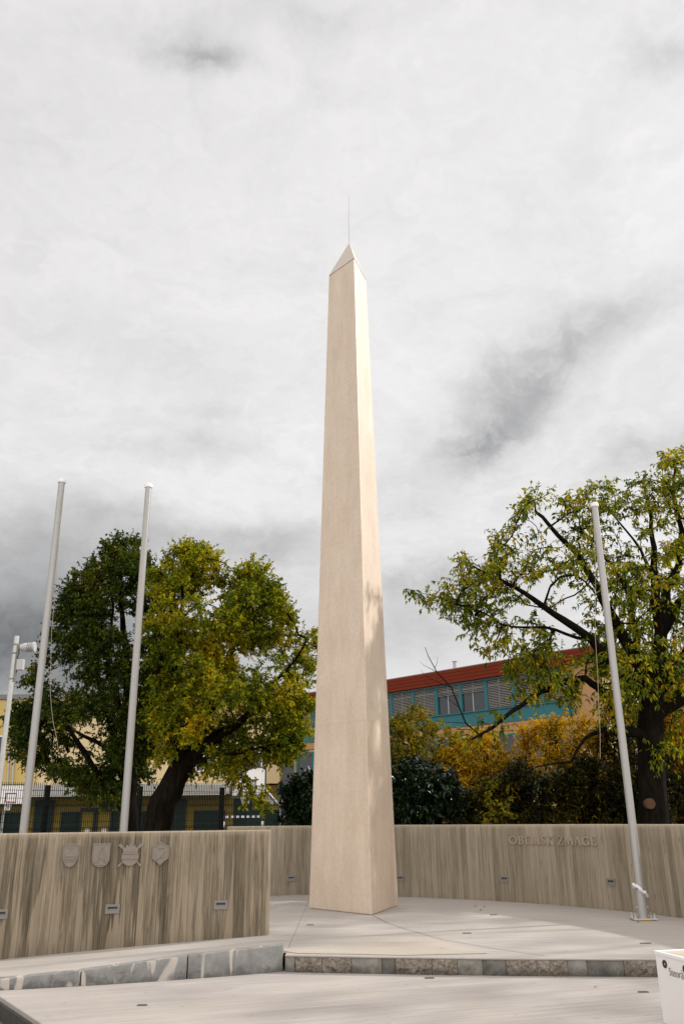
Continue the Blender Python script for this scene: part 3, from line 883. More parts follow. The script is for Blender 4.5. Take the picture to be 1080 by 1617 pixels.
# ------------------------------------------------------------------ flagpoles
def flagpole(loc, h, rope, label, base=True):
    tt = thing('flagpole', loc, label, 'flagpole', 'grey metal flagpoles')
    b = MB()
    b.tube([(0, 0, 0.02), (0, 0, 0.35)], [0.062, 0.062], 20)
    b.build('sleeve', M['metal'], tt, smooth=True)
    b = MB()
    b.tube([(0, 0, 0.33), (0, 0, h * 0.5), (0, 0, h - 0.06)], [0.052, 0.050, 0.046], 20)
    b.build('pole', M['metal'], tt, smooth=True)
    b = MB()
    b.tube([(0, 0, h - 0.065), (0, 0, h - 0.055), (0, 0, h - 0.01), (0, 0, h)], [0.048, 0.060, 0.060, 0.05], 20)
    b.build('cap', M['white_plastic'], tt, smooth=True)
    b = MB()
    b.box((0, 0, 0.017), (0.30, 0.20, 0.022))
    b.build('base_plate', M['galv'], tt, bevel=0.004)
    for sx in (-1, 1):
        for sy in (-1, 1):
            b = MB()
            b.tube([(sx * 0.12, sy * 0.07, 0.028), (sx * 0.12, sy * 0.07, 0.05)], 0.02, 6)
            b.tube([(sx * 0.12, sy * 0.07, 0.049), (sx * 0.12, sy * 0.07, 0.085)], 0.009, 8)
            b.build('bolt', M['galv'], tt)
    b = MB()
    b.tube([(-0.075, 0, 0.15), (0.075, 0, 0.15)], 0.009, 8)
    b.build('hinge_pin', M['galv'], tt)
    b = MB()
    b.tube(rope, 0.0032, 5)
    b.build('halyard', M['rope'], tt)
    return tt


def vrope(base, topz, pix, d):
    """rope hanging near the pole, in pole coordinates"""
    return [at(x, y, d) - Vector(base) for x, y in pix]


P1, P2, P3 = Vector((-4.13, 11.6, 0)), Vector((-2.90, 11.83, 0)), Vector((3.73, 11.758, 0))
f1 = flagpole(P1, 6.0, vrope(P1, 6, [(97, 785), (92, 880), (82, 1000), (80, 1090), (82, 1120), (85, 1143), (89, 1160), (93, 1185)], 11.52), 'grey flagpole behind the emblem wall, further from the obelisk of the two')
f2 = flagpole(P2, 6.0, vrope(P2, 6, [(231, 790), (226, 860), (222, 930), (217, 1010), (212, 1100), (206, 1180)], 11.75), 'grey flagpole behind the emblem wall, nearer to the obelisk of the two')
f3 = flagpole(P3, 5.59, vrope(P3, 5.59, [(937, 830), (940, 900), (939, 1000), (943, 1060), (945, 1120), (947, 1160), (947, 1198)], 11.68), 'grey flagpole bolted to the platform beside the lettered back wall')
b = MB()
ring_pts = []
for k in range(25):
    a = 2 * math.pi * k / 24
    ring_pts.append(Vector((0.072 * math.cos(a), 0.072 * math.sin(a), 0.345 - 0.062 * math.cos(a) + 0.008 * math.sin(5 * a))))
b.tube(ring_pts, [0.021 + 0.005 * math.sin(k * 2.3) for k in range(25)], 8, cap=False)
b.build('plastic_wrap', M['wrap'], f3, smooth=True)
b = MB()
b.box((0.0, -0.102, 0.0165), (0.105, 0.005, 0.016))
b.build('warning_sticker', plain('yellow sticker', (0.62, 0.36, 0.03), 0.5), f3)

# ------------------------------------------------------------------ projector poles
def projector_pole(loc, h, face, label):
    tt = thing('projector_pole', loc, label, 'light pole', 'poles with spotlights')
    b = MB(); b.tube([(0, 0, 0), (0, 0, h)], 0.040, 16); b.build('pole', M['galv'], tt, smooth=True)
    for z0, z1 in ((0.30, 0.275), (0.155, 0.13), (0.72, 0.70)):
        b = MB(); b.tube([(0, 0, h - z0), (0, 0, h - z1)], 0.046, 16)
        b.build('clamp', M['plate'], tt, smooth=True)
    b = MB(); b.box((face * 0.05, 0, h - 0.45), (0.022, 0.05, 0.6)); b.build('bracket', M['plate'], tt, bevel=0.003)
    zz_ = h - 0.20
    b = MB()
    pr = [(0.085, 0.03), (0.09, 0.055), (0.14, 0.062), (0.141, 0.070), (0.20, 0.074), (0.30, 0.076), (0.302, 0.084), (0.325, 0.084), (0.326, 0.070), (0.31, 0.06)]
    b.tube([(face * q[0], -0.01, zz_ + q[0] * 0.05) for q in pr], [q[1] for q in pr], 20)
    sp = b.build('spotlight', M['lamp_grey'], tt, smooth=True)
    b = MB()
    for q in (0.215, 0.245, 0.275):
        b.tube([(face * q, -0.01, zz_ + q * 0.05), (face * (q + 0.008), -0.01, zz_ + q * 0.05)], 0.0785, 20)
    b.build('cooling_rib', M['slot'], sp)
    b = MB()
    b.tube([(face * 0.06, -0.03, zz_ - 0.03), (face * 0.09, -0.05, zz_ - 0.10), (face * 0.055, -0.04, zz_ - 0.16), (face * 0.10, -0.02, zz_ - 0.2)], 0.007, 6)
    b.build('cable', M['black'], tt)
    b = MB(); b.box((face * 0.12, -0.01, zz_ - 0.28), (0.105, 0.09, 0.175)); b.build('driver_box', M['lamp_grey'], tt, bevel=0.008)
    return tt


projector_pole((-5.45, 14.0, 0), 4.16, 1, 'galvanised pole with white spotlight and box standing left of the flagpoles')
projector_pole((5.86, 14.0, 0), 3.75, -1, 'pole with white spotlight aimed left, in front of the autumn tree')

# ------------------------------------------------------------------ white bench (far corner in view)
bx, by = 2.237, 6.891
d1 = Vector((math.cos(R(-76)), math.sin(R(-76)), 0)); d2 = Vector((math.cos(R(14)), math.sin(R(14)), 0))
bt = thing('bench', (bx, by, ZL), 'white box-shaped smart bench with dark lettering and round black ports', 'bench', rz=R(-76))
# local x runs along d1 (towards the viewer), local y along d2
L_, W_, H_ = 1.8, 0.5, 0.455
b = MB(); b.box((L_ / 2, W_ / 2, H_ / 2 - 0.004), (L_, W_, H_ - 0.012)); b.build('body', M['white_paint'], bt, bevel=0.01)
b = MB()
rw, rh = 0.022, 0.024
b.box((L_ / 2, rw / 2 - 0.004, H_), (L_ + 0.008, rw, rh)); b.box((L_ / 2, W_ - rw / 2 + 0.004, H_), (L_ + 0.008, rw, rh))
b.box((rw / 2 - 0.004, W_ / 2, H_), (rw, W_ - 2 * rw + 0.007, rh)); b.box((L_ - rw / 2 + 0.004, W_ / 2, H_), (rw, W_ - 2 * rw + 0.007, rh))
b.build('rim', M['white_plastic'], bt, bevel=0.003)
b = MB(); b.box((L_ / 2, W_ / 2, H_ - 0.006), (L_ - 2 * rw, W_ - 2 * rw, 0.016)); b.build('seat', M['tan_top'], bt)
for lx in (0.115, 0.354):
    b = MB()
    n = 24
    vs = []
    for (rr, yy) in ((0.026, 0.001), (0.026, -0.005), (0.009, -0.005), (0.009, 0.001)):
        vs += [(lx + rr * math.cos(2 * math.pi * k / n), yy, H_ - 0.060 + rr * math.sin(2 * math.pi * k / n)) for k in range(n)]
    b.add(vs, [(j * n + k, j * n + (k + 1) % n, ((j + 1) % 4) * n + (k + 1) % n, ((j + 1) % 4) * n + k) for j in range(4) for k in range(n)])
    b.build('port', M['black'], bt)
fc = bpy.data.curves.new('lettering', 'FONT')
fc.body = 'Steor\u0101'
fc.size = 0.076
fc.extrude = 0.0015
fc.offset = -0.0012
to = bpy.data.objects.new('lettering_tmp', fc)
COL.objects.link(to)
bpy.context.view_layer.update()
dg = bpy.context.evaluated_depsgraph_get()
me = bpy.data.meshes.new_from_object(to.evaluated_get(dg))
COL.objects.unlink(to)
bpy.data.objects.remove(to)
me.materials.clear(); me.materials.append(M['grey_ink'])
lo = bpy.data.objects.new('lettering', me)
COL.objects.link(lo)
lo.parent = bt
xsz = max(v.co.x for v in me.vertices)
lo.scale = (0.168 / xsz, 1, 1)
lo.rotation_euler = (R(90), 0, 0)
lo.location = (0.155, -0.0025, H_ - 0.126)

# ------------------------------------------------------------------ vegetation
def leaf_mesh(name, pos, dirs, size, wid, mat, parent=None, fold=0.25):
    n = len(pos)
    dirs = dirs / np.linalg.norm(dirs, axis=1, keepdims=True)
    rv = rng.normal(size=(n, 3)) * 0.6 + np.array([0, 0, 1.0])
    side = np.cross(dirs, rv)
    side /= np.linalg.norm(side, axis=1, keepdims=True) + 1e-9
    up = np.cross(side, dirs)
    s = size * rng.uniform(0.5, 1.35, (n, 1))
    mid = pos + dirs * s * 0.45
    tip = pos + dirs * s - np.array([0, 0, 1]) * s * 0.12
    a = mid + side * s * wid * 0.5 + up * s * fold * wid
    c = mid - side * s * wid * 0.5 + up * s * fold * wid
    V = np.stack([pos, a, tip, c], 1).reshape(-1, 3).astype(np.float32)
    base = np.arange(n)[:, None] * 4
    T = np.concatenate([base + np.array([[0, 1, 2]]), base + np.array([[0, 2, 3]])], 1).reshape(-1)
    me = bpy.data.meshes.new(name)
    me.vertices.add(len(V)); me.vertices.foreach_set('co', V.ravel())
    me.loops.add(len(T)); me.loops.foreach_set('vertex_index', T.astype(np.int32))
    nt = len(T) // 3
    me.polygons.add(nt)
    me.polygons.foreach_set('loop_start', np.arange(0, nt * 3, 3, dtype=np.int32))
    me.polygons.foreach_set('loop_total', np.full(nt, 3, dtype=np.int32))
    me.update(calc_edges=True)
    me.materials.append(mat)
    o = bpy.data.objects.new(name, me)
    COL.objects.link(o)
    if parent: wparent(o, parent)
    return o


def in_poly(x, y, poly):
    inside = False
    j = len(poly) - 1
    for i in range(len(poly)):
        xi, yi = poly[i]; xj, yj = poly[j]
        if (yi > y) != (yj > y) and x < (xj - xi) * (y - yi) / (yj - yi) + xi: inside = not inside
        j = i
    return inside


def edge_dist(x, y, poly):
    best = 1e9
    for i in range(len(poly)):
        ax, ay = poly[i]; bx_, by_ = poly[(i + 1) % len(poly)]
        dx, dy = bx_ - ax, by_ - ay
        tq = max(0, min(1, ((x - ax) * dx + (y - ay) * dy) / (dx * dx + dy * dy + 1e-9)))
        best = min(best, math.hypot(x - ax - tq * dx, y - ay - tq * dy))
    return best


def crown_points(poly, d, half, n, gap=0.0, seed=0, minsep=0.0, full=110):
    """points filling a rounded volume whose outline, seen from the plaza, is the polygon"""
    x0, x1 = min(p[0] for p in poly), max(p[0] for p in poly)
    y0, y1 = min(p[1] for p in poly), max(p[1] for p in poly)
    out, tries = [], 0
    while len(out) < n and tries < n * 80:
        tries += 1
        x, y = random.uniform(x0, x1), random.uniform(y0, y1)
        if not in_poly(x, y, poly): continue
        e_ = min(1.0, edge_dist(x, y, poly) / full)
        th = half * (0.25 + 0.75 * math.sqrt(e_))
        q = at(x, y, d + random.uniform(-th, th))
        if gap and noise.noise(q * 0.9 + Vector((seed, seed * 2.1, 0))) < gap - 0.5: continue
        if minsep and any((q - o_).length < minsep for o_ in out[-160:]): continue
        out.append(q)
    return out


def shrink(poly, k):
    cx = sum(p[0] for p in poly) / len(poly); cy = sum(p[1] for p in poly) / len(poly)
    out = []
    for x, y in poly:
        L = math.hypot(x - cx, y - cy)
        out.append((x + (cx - x) / L * k, y + (cy - y) / L * k + (5 if y < cy else 0)))
    return out


def edge_sprigs(poly, d, n, lo, hi, ymax):
    """shoots that stick out of the crown and break its outline"""
    cx = sum(p[0] for p in poly) / len(poly); cy = sum(p[1] for p in poly) / len(poly)
    out = []
    while len(out) < n:
        i = random.randrange(len(poly))
        (ax, ay), (bx_, by_) = poly[i], poly[(i + 1) % len(poly)]
        tq = random.random()
        x, y = ax + (bx_ - ax) * tq, ay + (by_ - ay) * tq
        if y > ymax: continue
        L = math.hypot(x - cx, y - cy)
        k = random.uniform(lo, hi)
        out.append(at(x + (x - cx) / L * k, y + (y - cy) / L * k - 3, d + random.uniform(-0.7, 0.7)))
    return out


def tree(name, label, cat, loc, limbs, targets, nleaf, lsize, lwid, spread, mat, group=None, twig_r=0.006, droop=0.5, bare=None, inner=0.35, powr=0.45, gravity=0.0, per=14, up=0.15, shoots=True):
    tt = thing(name, loc, label, cat, group)
    tb = MB()
    nodes, parent, rad_cap, isl = [], [], [], []
    for pts, r0, r1 in limbs:
        P = [Vector(p) for p in pts]
        # densify with a gentle wobble
        Q = [P[0]]
        for i in range(len(P) - 1):
            k = max(1, int((P[i + 1] - P[i]).length / 0.18))
            for j in range(1, k + 1):
                a = P[i].lerp(P[i + 1], j / k)
                Q.append(a + Vector((noise.noise(a * 2.3), noise.noise(a * 2.3 + Vector((9, 0, 0))), noise.noise(a * 2.3 + Vector((0, 9, 0))))) * 0.06 * min(1, j))
        rr = [r0 + (r1 - r0) * (i / (len(Q) - 1)) ** 0.8 for i in range(len(Q))]
        tb.tube(Q, rr, 10 if r0 > 0.05 else 7, jitter=0.07)
        for i, q in enumerate(Q):
            if i > len(Q) * 0.12:
                nodes.append(q); parent.append(-1); rad_cap.append(rr[i]); isl.append(True)
    arr = np.array([tuple(q) for q in nodes])
    tgt = np.array([tuple(q) for q in targets])
    dmin = np.array([np.min(np.linalg.norm(arr - q, axis=1)) for q in tgt])
    order = np.argsort(dmin)
    NN = np.zeros((len(arr) + len(tgt) * 4 + 5, 3)); NN[:len(arr)] = arr
    cnt = len(arr)
    cost = np.zeros(len(NN))
    tips = []
    segs = []
    for idx in order:
        q = tgt[idx]
        dd_ = np.linalg.norm(NN[:cnt] - q, axis=1) + cost[:cnt] * 0.25
        k = int(np.argmin(dd_))
        a = NN[k].copy()
        L = np.linalg.norm(q - a)
        ns = 3
        prev = k
        perp = rng.normal(size=3) * L * 0.10
        for j in range(1, ns + 1):
            tq = j / ns
            pnt = a + (q - a) * tq + perp * math.sin(math.pi * tq) + np.array([0, 0, 1.0]) * L * 0.10 * math.sin(math.pi * tq) * (1 if gravity >= 0 else -1)
            NN[cnt] = pnt
            cost[cnt] = cost[k] + L * tq
            parent.append(prev); rad_cap.append(None); isl.append(False)
            segs.append((prev, cnt))
            prev = cnt
            cnt += 1
        tips.append((k, prev, a, q))
    load = np.zeros(cnt)
    for _, tip, _, _ in tips: load[tip] += 1
    for i in range(cnt - 1, -1, -1):
        if parent[i] >= 0: load[parent[i]] += load[i]
    rad = twig_r * np.maximum(load, 1) ** powr
    for a, c_ in segs:
        ra = min(rad[a], rad[c_] * 1.35) if not isl[a] else min(rad[c_] * 1.3, rad_cap[a])
        tb.tube([NN[a], NN[c_]], [ra, rad[c_]], 5 if rad[c_] > twig_r * 2 else 4, cap=False)
    # short leafy shoots along each twig
    Ps, Ds = [], []
    ctr = tgt.mean(axis=0)
    for k, tip, a, q in tips:
        n = int(nleaf * random.uniform(0.6, 1.4))
        if n < 1: continue
        main = (q - a) / (np.linalg.norm(q - a) + 1e-6)
        outw = (q - ctr) / (np.linalg.norm(q - ctr) + 1e-6)
        ns = max(2, int(round(n / per)))
        for si in range(ns):
            tq = min(1.0, 1 - abs(rng.normal()) * inner)
            st = a + (q - a) * max(0.0, tq)
            sd = rng.normal(size=3)
            sd = sd / np.linalg.norm(sd) * 0.9 + outw * 0.45 + main * 0.35 + np.array([0, 0, up])
            sd /= np.linalg.norm(sd)
            L = spread * rng.uniform(1.2, 2.6)
            sag = np.array([0, 0, -0.25 * droop * L])
            m_ = max(2, int(n / ns))
            u_ = rng.uniform(0.12, 1.0, (m_, 1))
            pos = st + sd * L * u_ + sag * u_ ** 2
            dv = rng.normal(size=(m_, 3))
            dv = dv / np.linalg.norm(dv, axis=1, keepdims=True) + sd * 0.6
            dv[:, 2] -= droop
            Ps.append(pos); Ds.append(dv)
            if shoots:
                e1 = st + sd * L * 0.5 + sag * 0.25
                tb.tube([st, e1, st + sd * L * 0.97 + sag * 0.95], [twig_r * 0.75, twig_r * 0.6, twig_r * 0.35], 3, cap=False)
    wparent(tb.build('trunk', M['bark'], smooth=True, recalc=False), tt)
    leaf_mesh('crown', np.concatenate(Ps), np.concatenate(Ds), lsize, lwid, mat, tt)
    return tt


def limb(d, pix, r0, r1, dz=None):
    """limb through photo directions at distance d (with an optional drift in distance along it)"""
    dz = dz or 0.0
    n = len(pix)
    return ([at(x, y, d + dz * i / max(1, n - 1)) for i, (x, y) in enumerate(pix)], r0, r1)


# left tree (dark green)
dA = 18.5
polyA = [(18, 1150), (45, 1085), (80, 1040), (85, 975), (110, 930), (135, 900), (165, 868), (185, 855), (215, 862), (240, 905), (262, 960), (275, 1080), (250, 1170), (240, 1235), (190, 1270), (150, 1268), (95, 1240), (50, 1220), (25, 1190)]
limbsA = [limb(dA, [(207, 1345), (205, 1300), (203, 1265), (206, 1200), (202, 1100), (196, 980), (190, 900)], 0.20, 0.03),
          limb(dA, [(204, 1290), (185, 1262), (165, 1240), (150, 1212), (120, 1165), (88, 1120), (62, 1085)], 0.10, 0.02, -0.8),
          limb(dA, [(203, 1265), (188, 1190), (160, 1080), (140, 980), (130, 920)], 0.10, 0.02, 0.9),
          limb(dA, [(206, 1210), (232, 1120), (246, 1010), (240, 930)], 0.09, 0.02, 0.7),
          limb(dA, [(204, 1240), (165, 1180), (110, 1150), (55, 1160)], 0.07, 0.015, 0.4),
          limb(dA, [(202, 1150), (170, 1060), (180, 960), (178, 880)], 0.07, 0.015, -1.0)]
polyA = shrink(polyA, 11)
tA = crown_points(polyA, dA, 1.9, 520, gap=0.43, seed=3, minsep=0.16)
tA += edge_sprigs(polyA, dA, 60, -2, 15, 1200)
tA += [at(x, y, dA + random.uniform(-.5, .5)) for x, y in ((186, 852), (190, 866), (212, 858), (176, 872), (232, 885), (148, 890), (120, 912), (98, 948), (84, 1000), (62, 1055), (75, 1030))]
tree('tree', 'dark green leafy tree behind the left flagpoles', 'tree', at(207, 1345, dA) * 1.0, limbsA, tA, 200, 0.064, 0.60, 0.155, M['leaf_dark'], 'garden trees behind the walls', per=18, up=0.35, droop=0.3)

# second tree, lit yellow-green
dB = 17.0
polyB = [(238, 925), (262, 885), (290, 862), (322, 858), (345, 885), (375, 895), (405, 888), (438, 915), (452, 960), (455, 1000), (468, 1030), (488, 1060), (494, 1110), (484, 1160), (462, 1195), (440, 1200), (405, 1206), (352, 1228), (300, 1240), (262, 1225), (238, 1160), (232, 1040)]
limbsB = [limb(dB, [(235, 1350), (245, 1310), (258, 1270), (276, 1232), (292, 1195)], 0.33, 0.20),
          limb(dB, [(288, 1205), (283, 1120), (284, 1010), (292, 900)], 0.14, 0.02, -0.5),
          limb(dB, [(290, 1200), (335, 1120), (368, 1020), (388, 925)], 0.15, 0.02, 0.5),
          limb(dB, [(292, 1200), (350, 1165), (415, 1110), (462, 1045), (482, 1018)], 0.12, 0.014, -0.4),
          limb(dB, [(286, 1205), (258, 1120), (252, 1000), (262, 920)], 0.11, 0.02, 0.8),
          limb(dB, [(290, 1210), (340, 1192), (378, 1190), (398, 1208)], 0.06, 0.012, -0.9),
          limb(dB, [(300, 1190), (370, 1140), (440, 1140), (480, 1130)], 0.08, 0.014, 0.8)]
polyB = shrink(polyB, 11)
tB = crown_points(polyB, dB, 1.8, 540, gap=0.42, seed=8, minsep=0.15)
tB += edge_sprigs(polyB, dB, 55, -2, 14, 1190)
tB += [at(x, y, dB + random.uniform(-.3, .3)) for x, y in ((486, 1012), (492, 1002), (480, 1025), (472, 1040), (497, 1022), (488, 1040), (385, 1245), (398, 1255), (412, 1268), (395, 1240), (378, 1230), (372, 1222), (415, 1262))]
tree('tree', 'yellowing green tree with thick leaning trunk left of the obelisk', 'tree', at(235, 1350, dB), limbsB, tB, 200, 0.064, 0.60, 0.15, M['leaf_mid'], 'garden trees behind the walls', per=18, up=0.3, droop=0.3)

# right cherry tree, sparse autumn crown with visible limbs
dC = 15.2
polyC = [(684, 937), (704, 962), (690, 910), (735, 870), (770, 840), (805, 812), (850, 768), (905, 772), (955, 748), (1005, 758), (1045, 735), (1065, 712), (1120, 690), (1170, 720), (1215, 820), (1225, 960), (1200, 1090), (1140, 1170), (1085, 1190), (1050, 1215), (985, 1165), (950, 1130), (890, 1128), (830, 1130), (775, 1050), (725, 1020), (700, 985)]
limbsC = [limb(dC, [(1034, 1360), (1032, 1300), (1029, 1230), (1027, 1170), (1031, 1115), (1036, 1065)], 0.27, 0.20),
          limb(dC, [(1036, 1070), (1043, 1010), (1034, 920), (1030, 850), (1020, 790)], 0.15, 0.025, 0.6),
          limb(dC, [(1042, 1010), (1052, 930), (1072, 890), (1074, 838), (1062, 785), (1068, 735)], 0.12, 0.02, -0.3),
          limb(dC, [(1029, 1115), (990, 1064), (962, 1041), (928, 1010), (893, 981), (844, 944), (791, 918), (745, 893)], 0.13, 0.014, -1.0),
          limb(dC, [(1034, 1090), (985, 1010), (945, 930), (925, 895), (905, 868), (878, 845), (855, 817), (843, 806)], 0.13, 0.03, 0.4),
          limb(dC, [(1026, 1165), (975, 1152), (962, 1115), (945, 1087), (920, 1070), (880, 1078), (840, 1103), (793, 1137), (744, 1166)], 0.10, 0.02, -1.3),
          limb(dC, [(1027, 1160), (985, 1160), (950, 1154), (923, 1164), (909, 1183), (900, 1205), (845, 1211)], 0.06, 0.01, -0.6),
          limb(dC, [(1036, 1060), (1005, 1040), (994, 945), (966, 891), (935, 850), (900, 833)], 0.09, 0.015, 1.0),
          limb(dC, [(1036, 1090), (1080, 1040), (1130, 960), (1180, 860), (1200, 790)], 0.14, 0.02, 0.2),
          limb(dC, [(1034, 1130), (1100, 1090), (1180, 1040), (1260, 980)], 0.12, 0.02, -0.8),
          limb(dC, [(1045, 1000), (1090, 920), (1110, 830), (1120, 740)], 0.09, 0.015, 0.9),
          limb(dC, [(1040, 1040), (1060, 960), (1010, 870), (960, 800)], 0.07, 0.012, 1.4),
          limb(dC, [(928, 1010), (860, 990), (790, 985), (740, 958), (668, 938)], 0.035, 0.005, -0.6)]
polyC = shrink(polyC, 13)
tC = crown_points(polyC, dC, 2.3, 640, gap=0.42, seed=15, minsep=0.18, full=200)
tC += edge_sprigs(polyC[:17] + [(1150, 900), (900, 1050)], dC, 50, -6, 10, 1000)
tC += crown_points([(930, 960), (985, 900), (1060, 890), (1120, 960), (1110, 1100), (1060, 1160), (1000, 1150), (945, 1080)], dC + 0.9, 1.2, 130, gap=0.4, seed=31, minsep=0.15, full=60)
tC += [at(x, y, dC - 1.0 + random.uniform(-.3, .3)) for x, y in ((658, 932), (672, 945), (690, 948), (705, 930), (845, 790), (850, 772), (838, 785), (828, 800), (1050, 722), (1045, 716), (1062, 728), (760, 1140), (735, 1160), (780, 1120), (815, 1105), (850, 1100), (790, 1150), (760, 1165), (870, 1085))]
tree('tree', 'large autumn cherry tree with dark spreading limbs behind the right flagpole', 'tree', at(1034, 1360, dC), limbsC, tC, 46, 0.088, 0.45, 0.14, M['leaf_cherry'], 'garden trees behind the walls', droop=0.75, inner=0.55, twig_r=0.0055, per=9)
tD = []
cD = Vector((10.2, 12.7, 0))
while len(tD) < 190:
    v = Vector((random.gauss(0, 1), random.gauss(0, 1), random.gauss(0, 1)))
    v = v.normalized() * random.uniform(0.35, 1.0) ** 0.5
    q = cD + Vector((v.x * 3.7, v.y * 3.4, 4.9 + v.z * 2.5))
    if noise.noise(q * 0.55) > -0.05: tD.append(q)
limbsD = [([cD + Vector((0, 0, ZG)), cD + Vector((0.05, 0.05, 1.2)), cD + Vector((0.0, 0.1, 2.4))], 0.22, 0.16)]
for k in range(7):
    a = k * 2 * math.pi / 7 + 0.3
    e_ = Vector((math.cos(a), math.sin(a), 0))
    limbsD.append(([cD + Vector((0, 0.1, 2.0 + 0.08 * k)), cD + e_ * 0.9 + Vector((0, 0, 3.2)), cD + e_ * 1.9 + Vector((0, 0, 4.6 + 0.3 * (k % 3))), cD + e_ * (2.4 + 0.3 * (k % 2)) + Vector((0, 0, 5.6 + 0.4 * (k % 3)))], 0.11, 0.015))
tree('tree', 'second autumn cherry tree to the right of the large one, outside the wall end', 'tree', cD + Vector((0, 0, ZG)), limbsD, tD, 40, 0.10, 0.45, 0.18, M['leaf_cherry'], 'garden trees behind the walls', droop=0.75, inner=0.55, twig_r=0.0055, per=9)
# sawn-off limb scar belongs to the cherry trunk
scar = MB()
cpt = at(1026, 1269, dC - 0.27)
scar.tube([cpt + Vector((0, 0.10, 0)), cpt + Vector((0, -0.012, 0)), cpt + Vector((0, -0.016, 0))], [0.085, 0.085, 0.06], 14)
cherry = [o for o in COL.objects if o.get('label', '').startswith('large autumn')][0]
wparent(scar.build('sawn_stub', M['cutwood']), cherry)
# bare twigs rising from the drooping limb
tw = MB()
for pix, r0 in (([(760, 1163), (735, 1142), (712, 1085), (690, 1062), (676, 1036), (671, 1022)], 0.016), ([(712, 1085), (692, 1078), (672, 1068), (664, 1058)], 0.007), ([(690, 1062), (682, 1057), (668, 1050), (662, 1044)], 0.006),
                ([(686, 1056), (690, 1046), (691, 1036)], 0.005), ([(726, 1118), (700, 1098), (668, 1076)], 0.006), ([(735, 1142), (700, 1140), (688, 1138)], 0.006), ([(744, 1152), (720, 1152), (705, 1160)], 0.006)):
    pts = [at(x, y, dC - 1.25) for x, y in pix]
    tw.tube(pts, [r0 * (1 - 0.75 * i / (len(pts) - 1)) for i in range(len(pts))], 5)
wparent(tw.build('bare_branch', M['bark'], smooth=True), cherry)


def shrub(label, poly, d, half, n, nleaf, lsize, lwid, spread, mat, stems, gap=0.36, seed=1, droop=0.3, cat='shrub', group='shrubs behind the back wall', name='shrub'):
    base = at(stems[0], 1335, d)
    lim = []
    y1 = min(p[1] for p in poly)
    for sx in stems:
        lim.append(limb(d, [(sx, 1345), (sx + random.uniform(-6, 6), 1290), (sx + random.uniform(-22, 22), (1290 + y1) / 2 + 20)], 0.03, 0.008, random.uniform(-half, half) * 0.6))
    pts = crown_points(poly, d, half, n, gap=gap, seed=seed, minsep=lsize * 0.9, full=60)
    return tree(name, label, cat, base, lim, pts, nleaf, lsize, lwid, spread, mat, group, twig_r=0.004, droop=droop, inner=0.5)


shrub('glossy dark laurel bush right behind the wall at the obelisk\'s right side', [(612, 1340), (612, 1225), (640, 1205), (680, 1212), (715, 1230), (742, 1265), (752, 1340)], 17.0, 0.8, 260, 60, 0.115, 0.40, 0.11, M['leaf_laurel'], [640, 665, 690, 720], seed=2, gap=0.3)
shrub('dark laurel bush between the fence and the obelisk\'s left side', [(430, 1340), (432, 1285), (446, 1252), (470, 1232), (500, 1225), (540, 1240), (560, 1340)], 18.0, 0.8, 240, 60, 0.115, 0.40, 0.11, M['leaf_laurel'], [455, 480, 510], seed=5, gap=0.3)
shrub('loose light green shrub below the window band beside the obelisk', [(600, 1300), (605, 1165), (630, 1128), (660, 1118), (692, 1140), (720, 1165), (735, 1215), (720, 1300)], 19.5, 0.9, 360, 56, 0.07, 0.45, 0.13, M['leaf_fresh'], [630, 660, 690], seed=9, gap=0.44)
shrub('golden yellow shrub in front of the teal spandrels', [(705, 1330), (700, 1190), (735, 1165), (815, 1152), (870, 1140), (925, 1135), (960, 1160), (985, 1210), (990, 1330)], 19.0, 1.0, 760, 62, 0.075, 0.42, 0.16, M['leaf_yellow'], [770, 820, 870, 920, 960], seed=12, gap=0.36)
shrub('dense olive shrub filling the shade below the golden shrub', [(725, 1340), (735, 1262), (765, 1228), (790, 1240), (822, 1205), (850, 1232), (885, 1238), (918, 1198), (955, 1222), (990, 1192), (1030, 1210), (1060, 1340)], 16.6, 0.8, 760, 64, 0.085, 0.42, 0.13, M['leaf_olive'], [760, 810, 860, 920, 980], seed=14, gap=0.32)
shrub('small yellow-green sapling in front of the olive shrub', [(765, 1330), (768, 1240), (785, 1228), (806, 1250), (812, 1330)], 15.6, 0.25, 26, 26, 0.075, 0.6, 0.09, M['leaf_fresh'], [785, 795], seed=17)
shrub('bright orange shrub at the right behind the cherry trunk', [(1040, 1340), (1036, 1110), (1045, 1055), (1075, 1030), (1120, 1040), (1160, 1100), (1180, 1340)], 19.5, 1.0, 420, 60, 0.09, 0.5, 0.15, M['leaf_orange'], [1060, 1090, 1120], seed=20, gap=0.34)
shrub('dark mixed hedge in the shade under the cherry tree', [(940, 1340), (945, 1150), (985, 1120), (1020, 1110), (1045, 1160), (1060, 1210), (1120, 1220), (1140, 1340)], 18.2, 0.7, 420, 60, 0.085, 0.45, 0.14, M['leaf_olive'], [970, 1000, 1060, 1090], seed=23, gap=0.34)

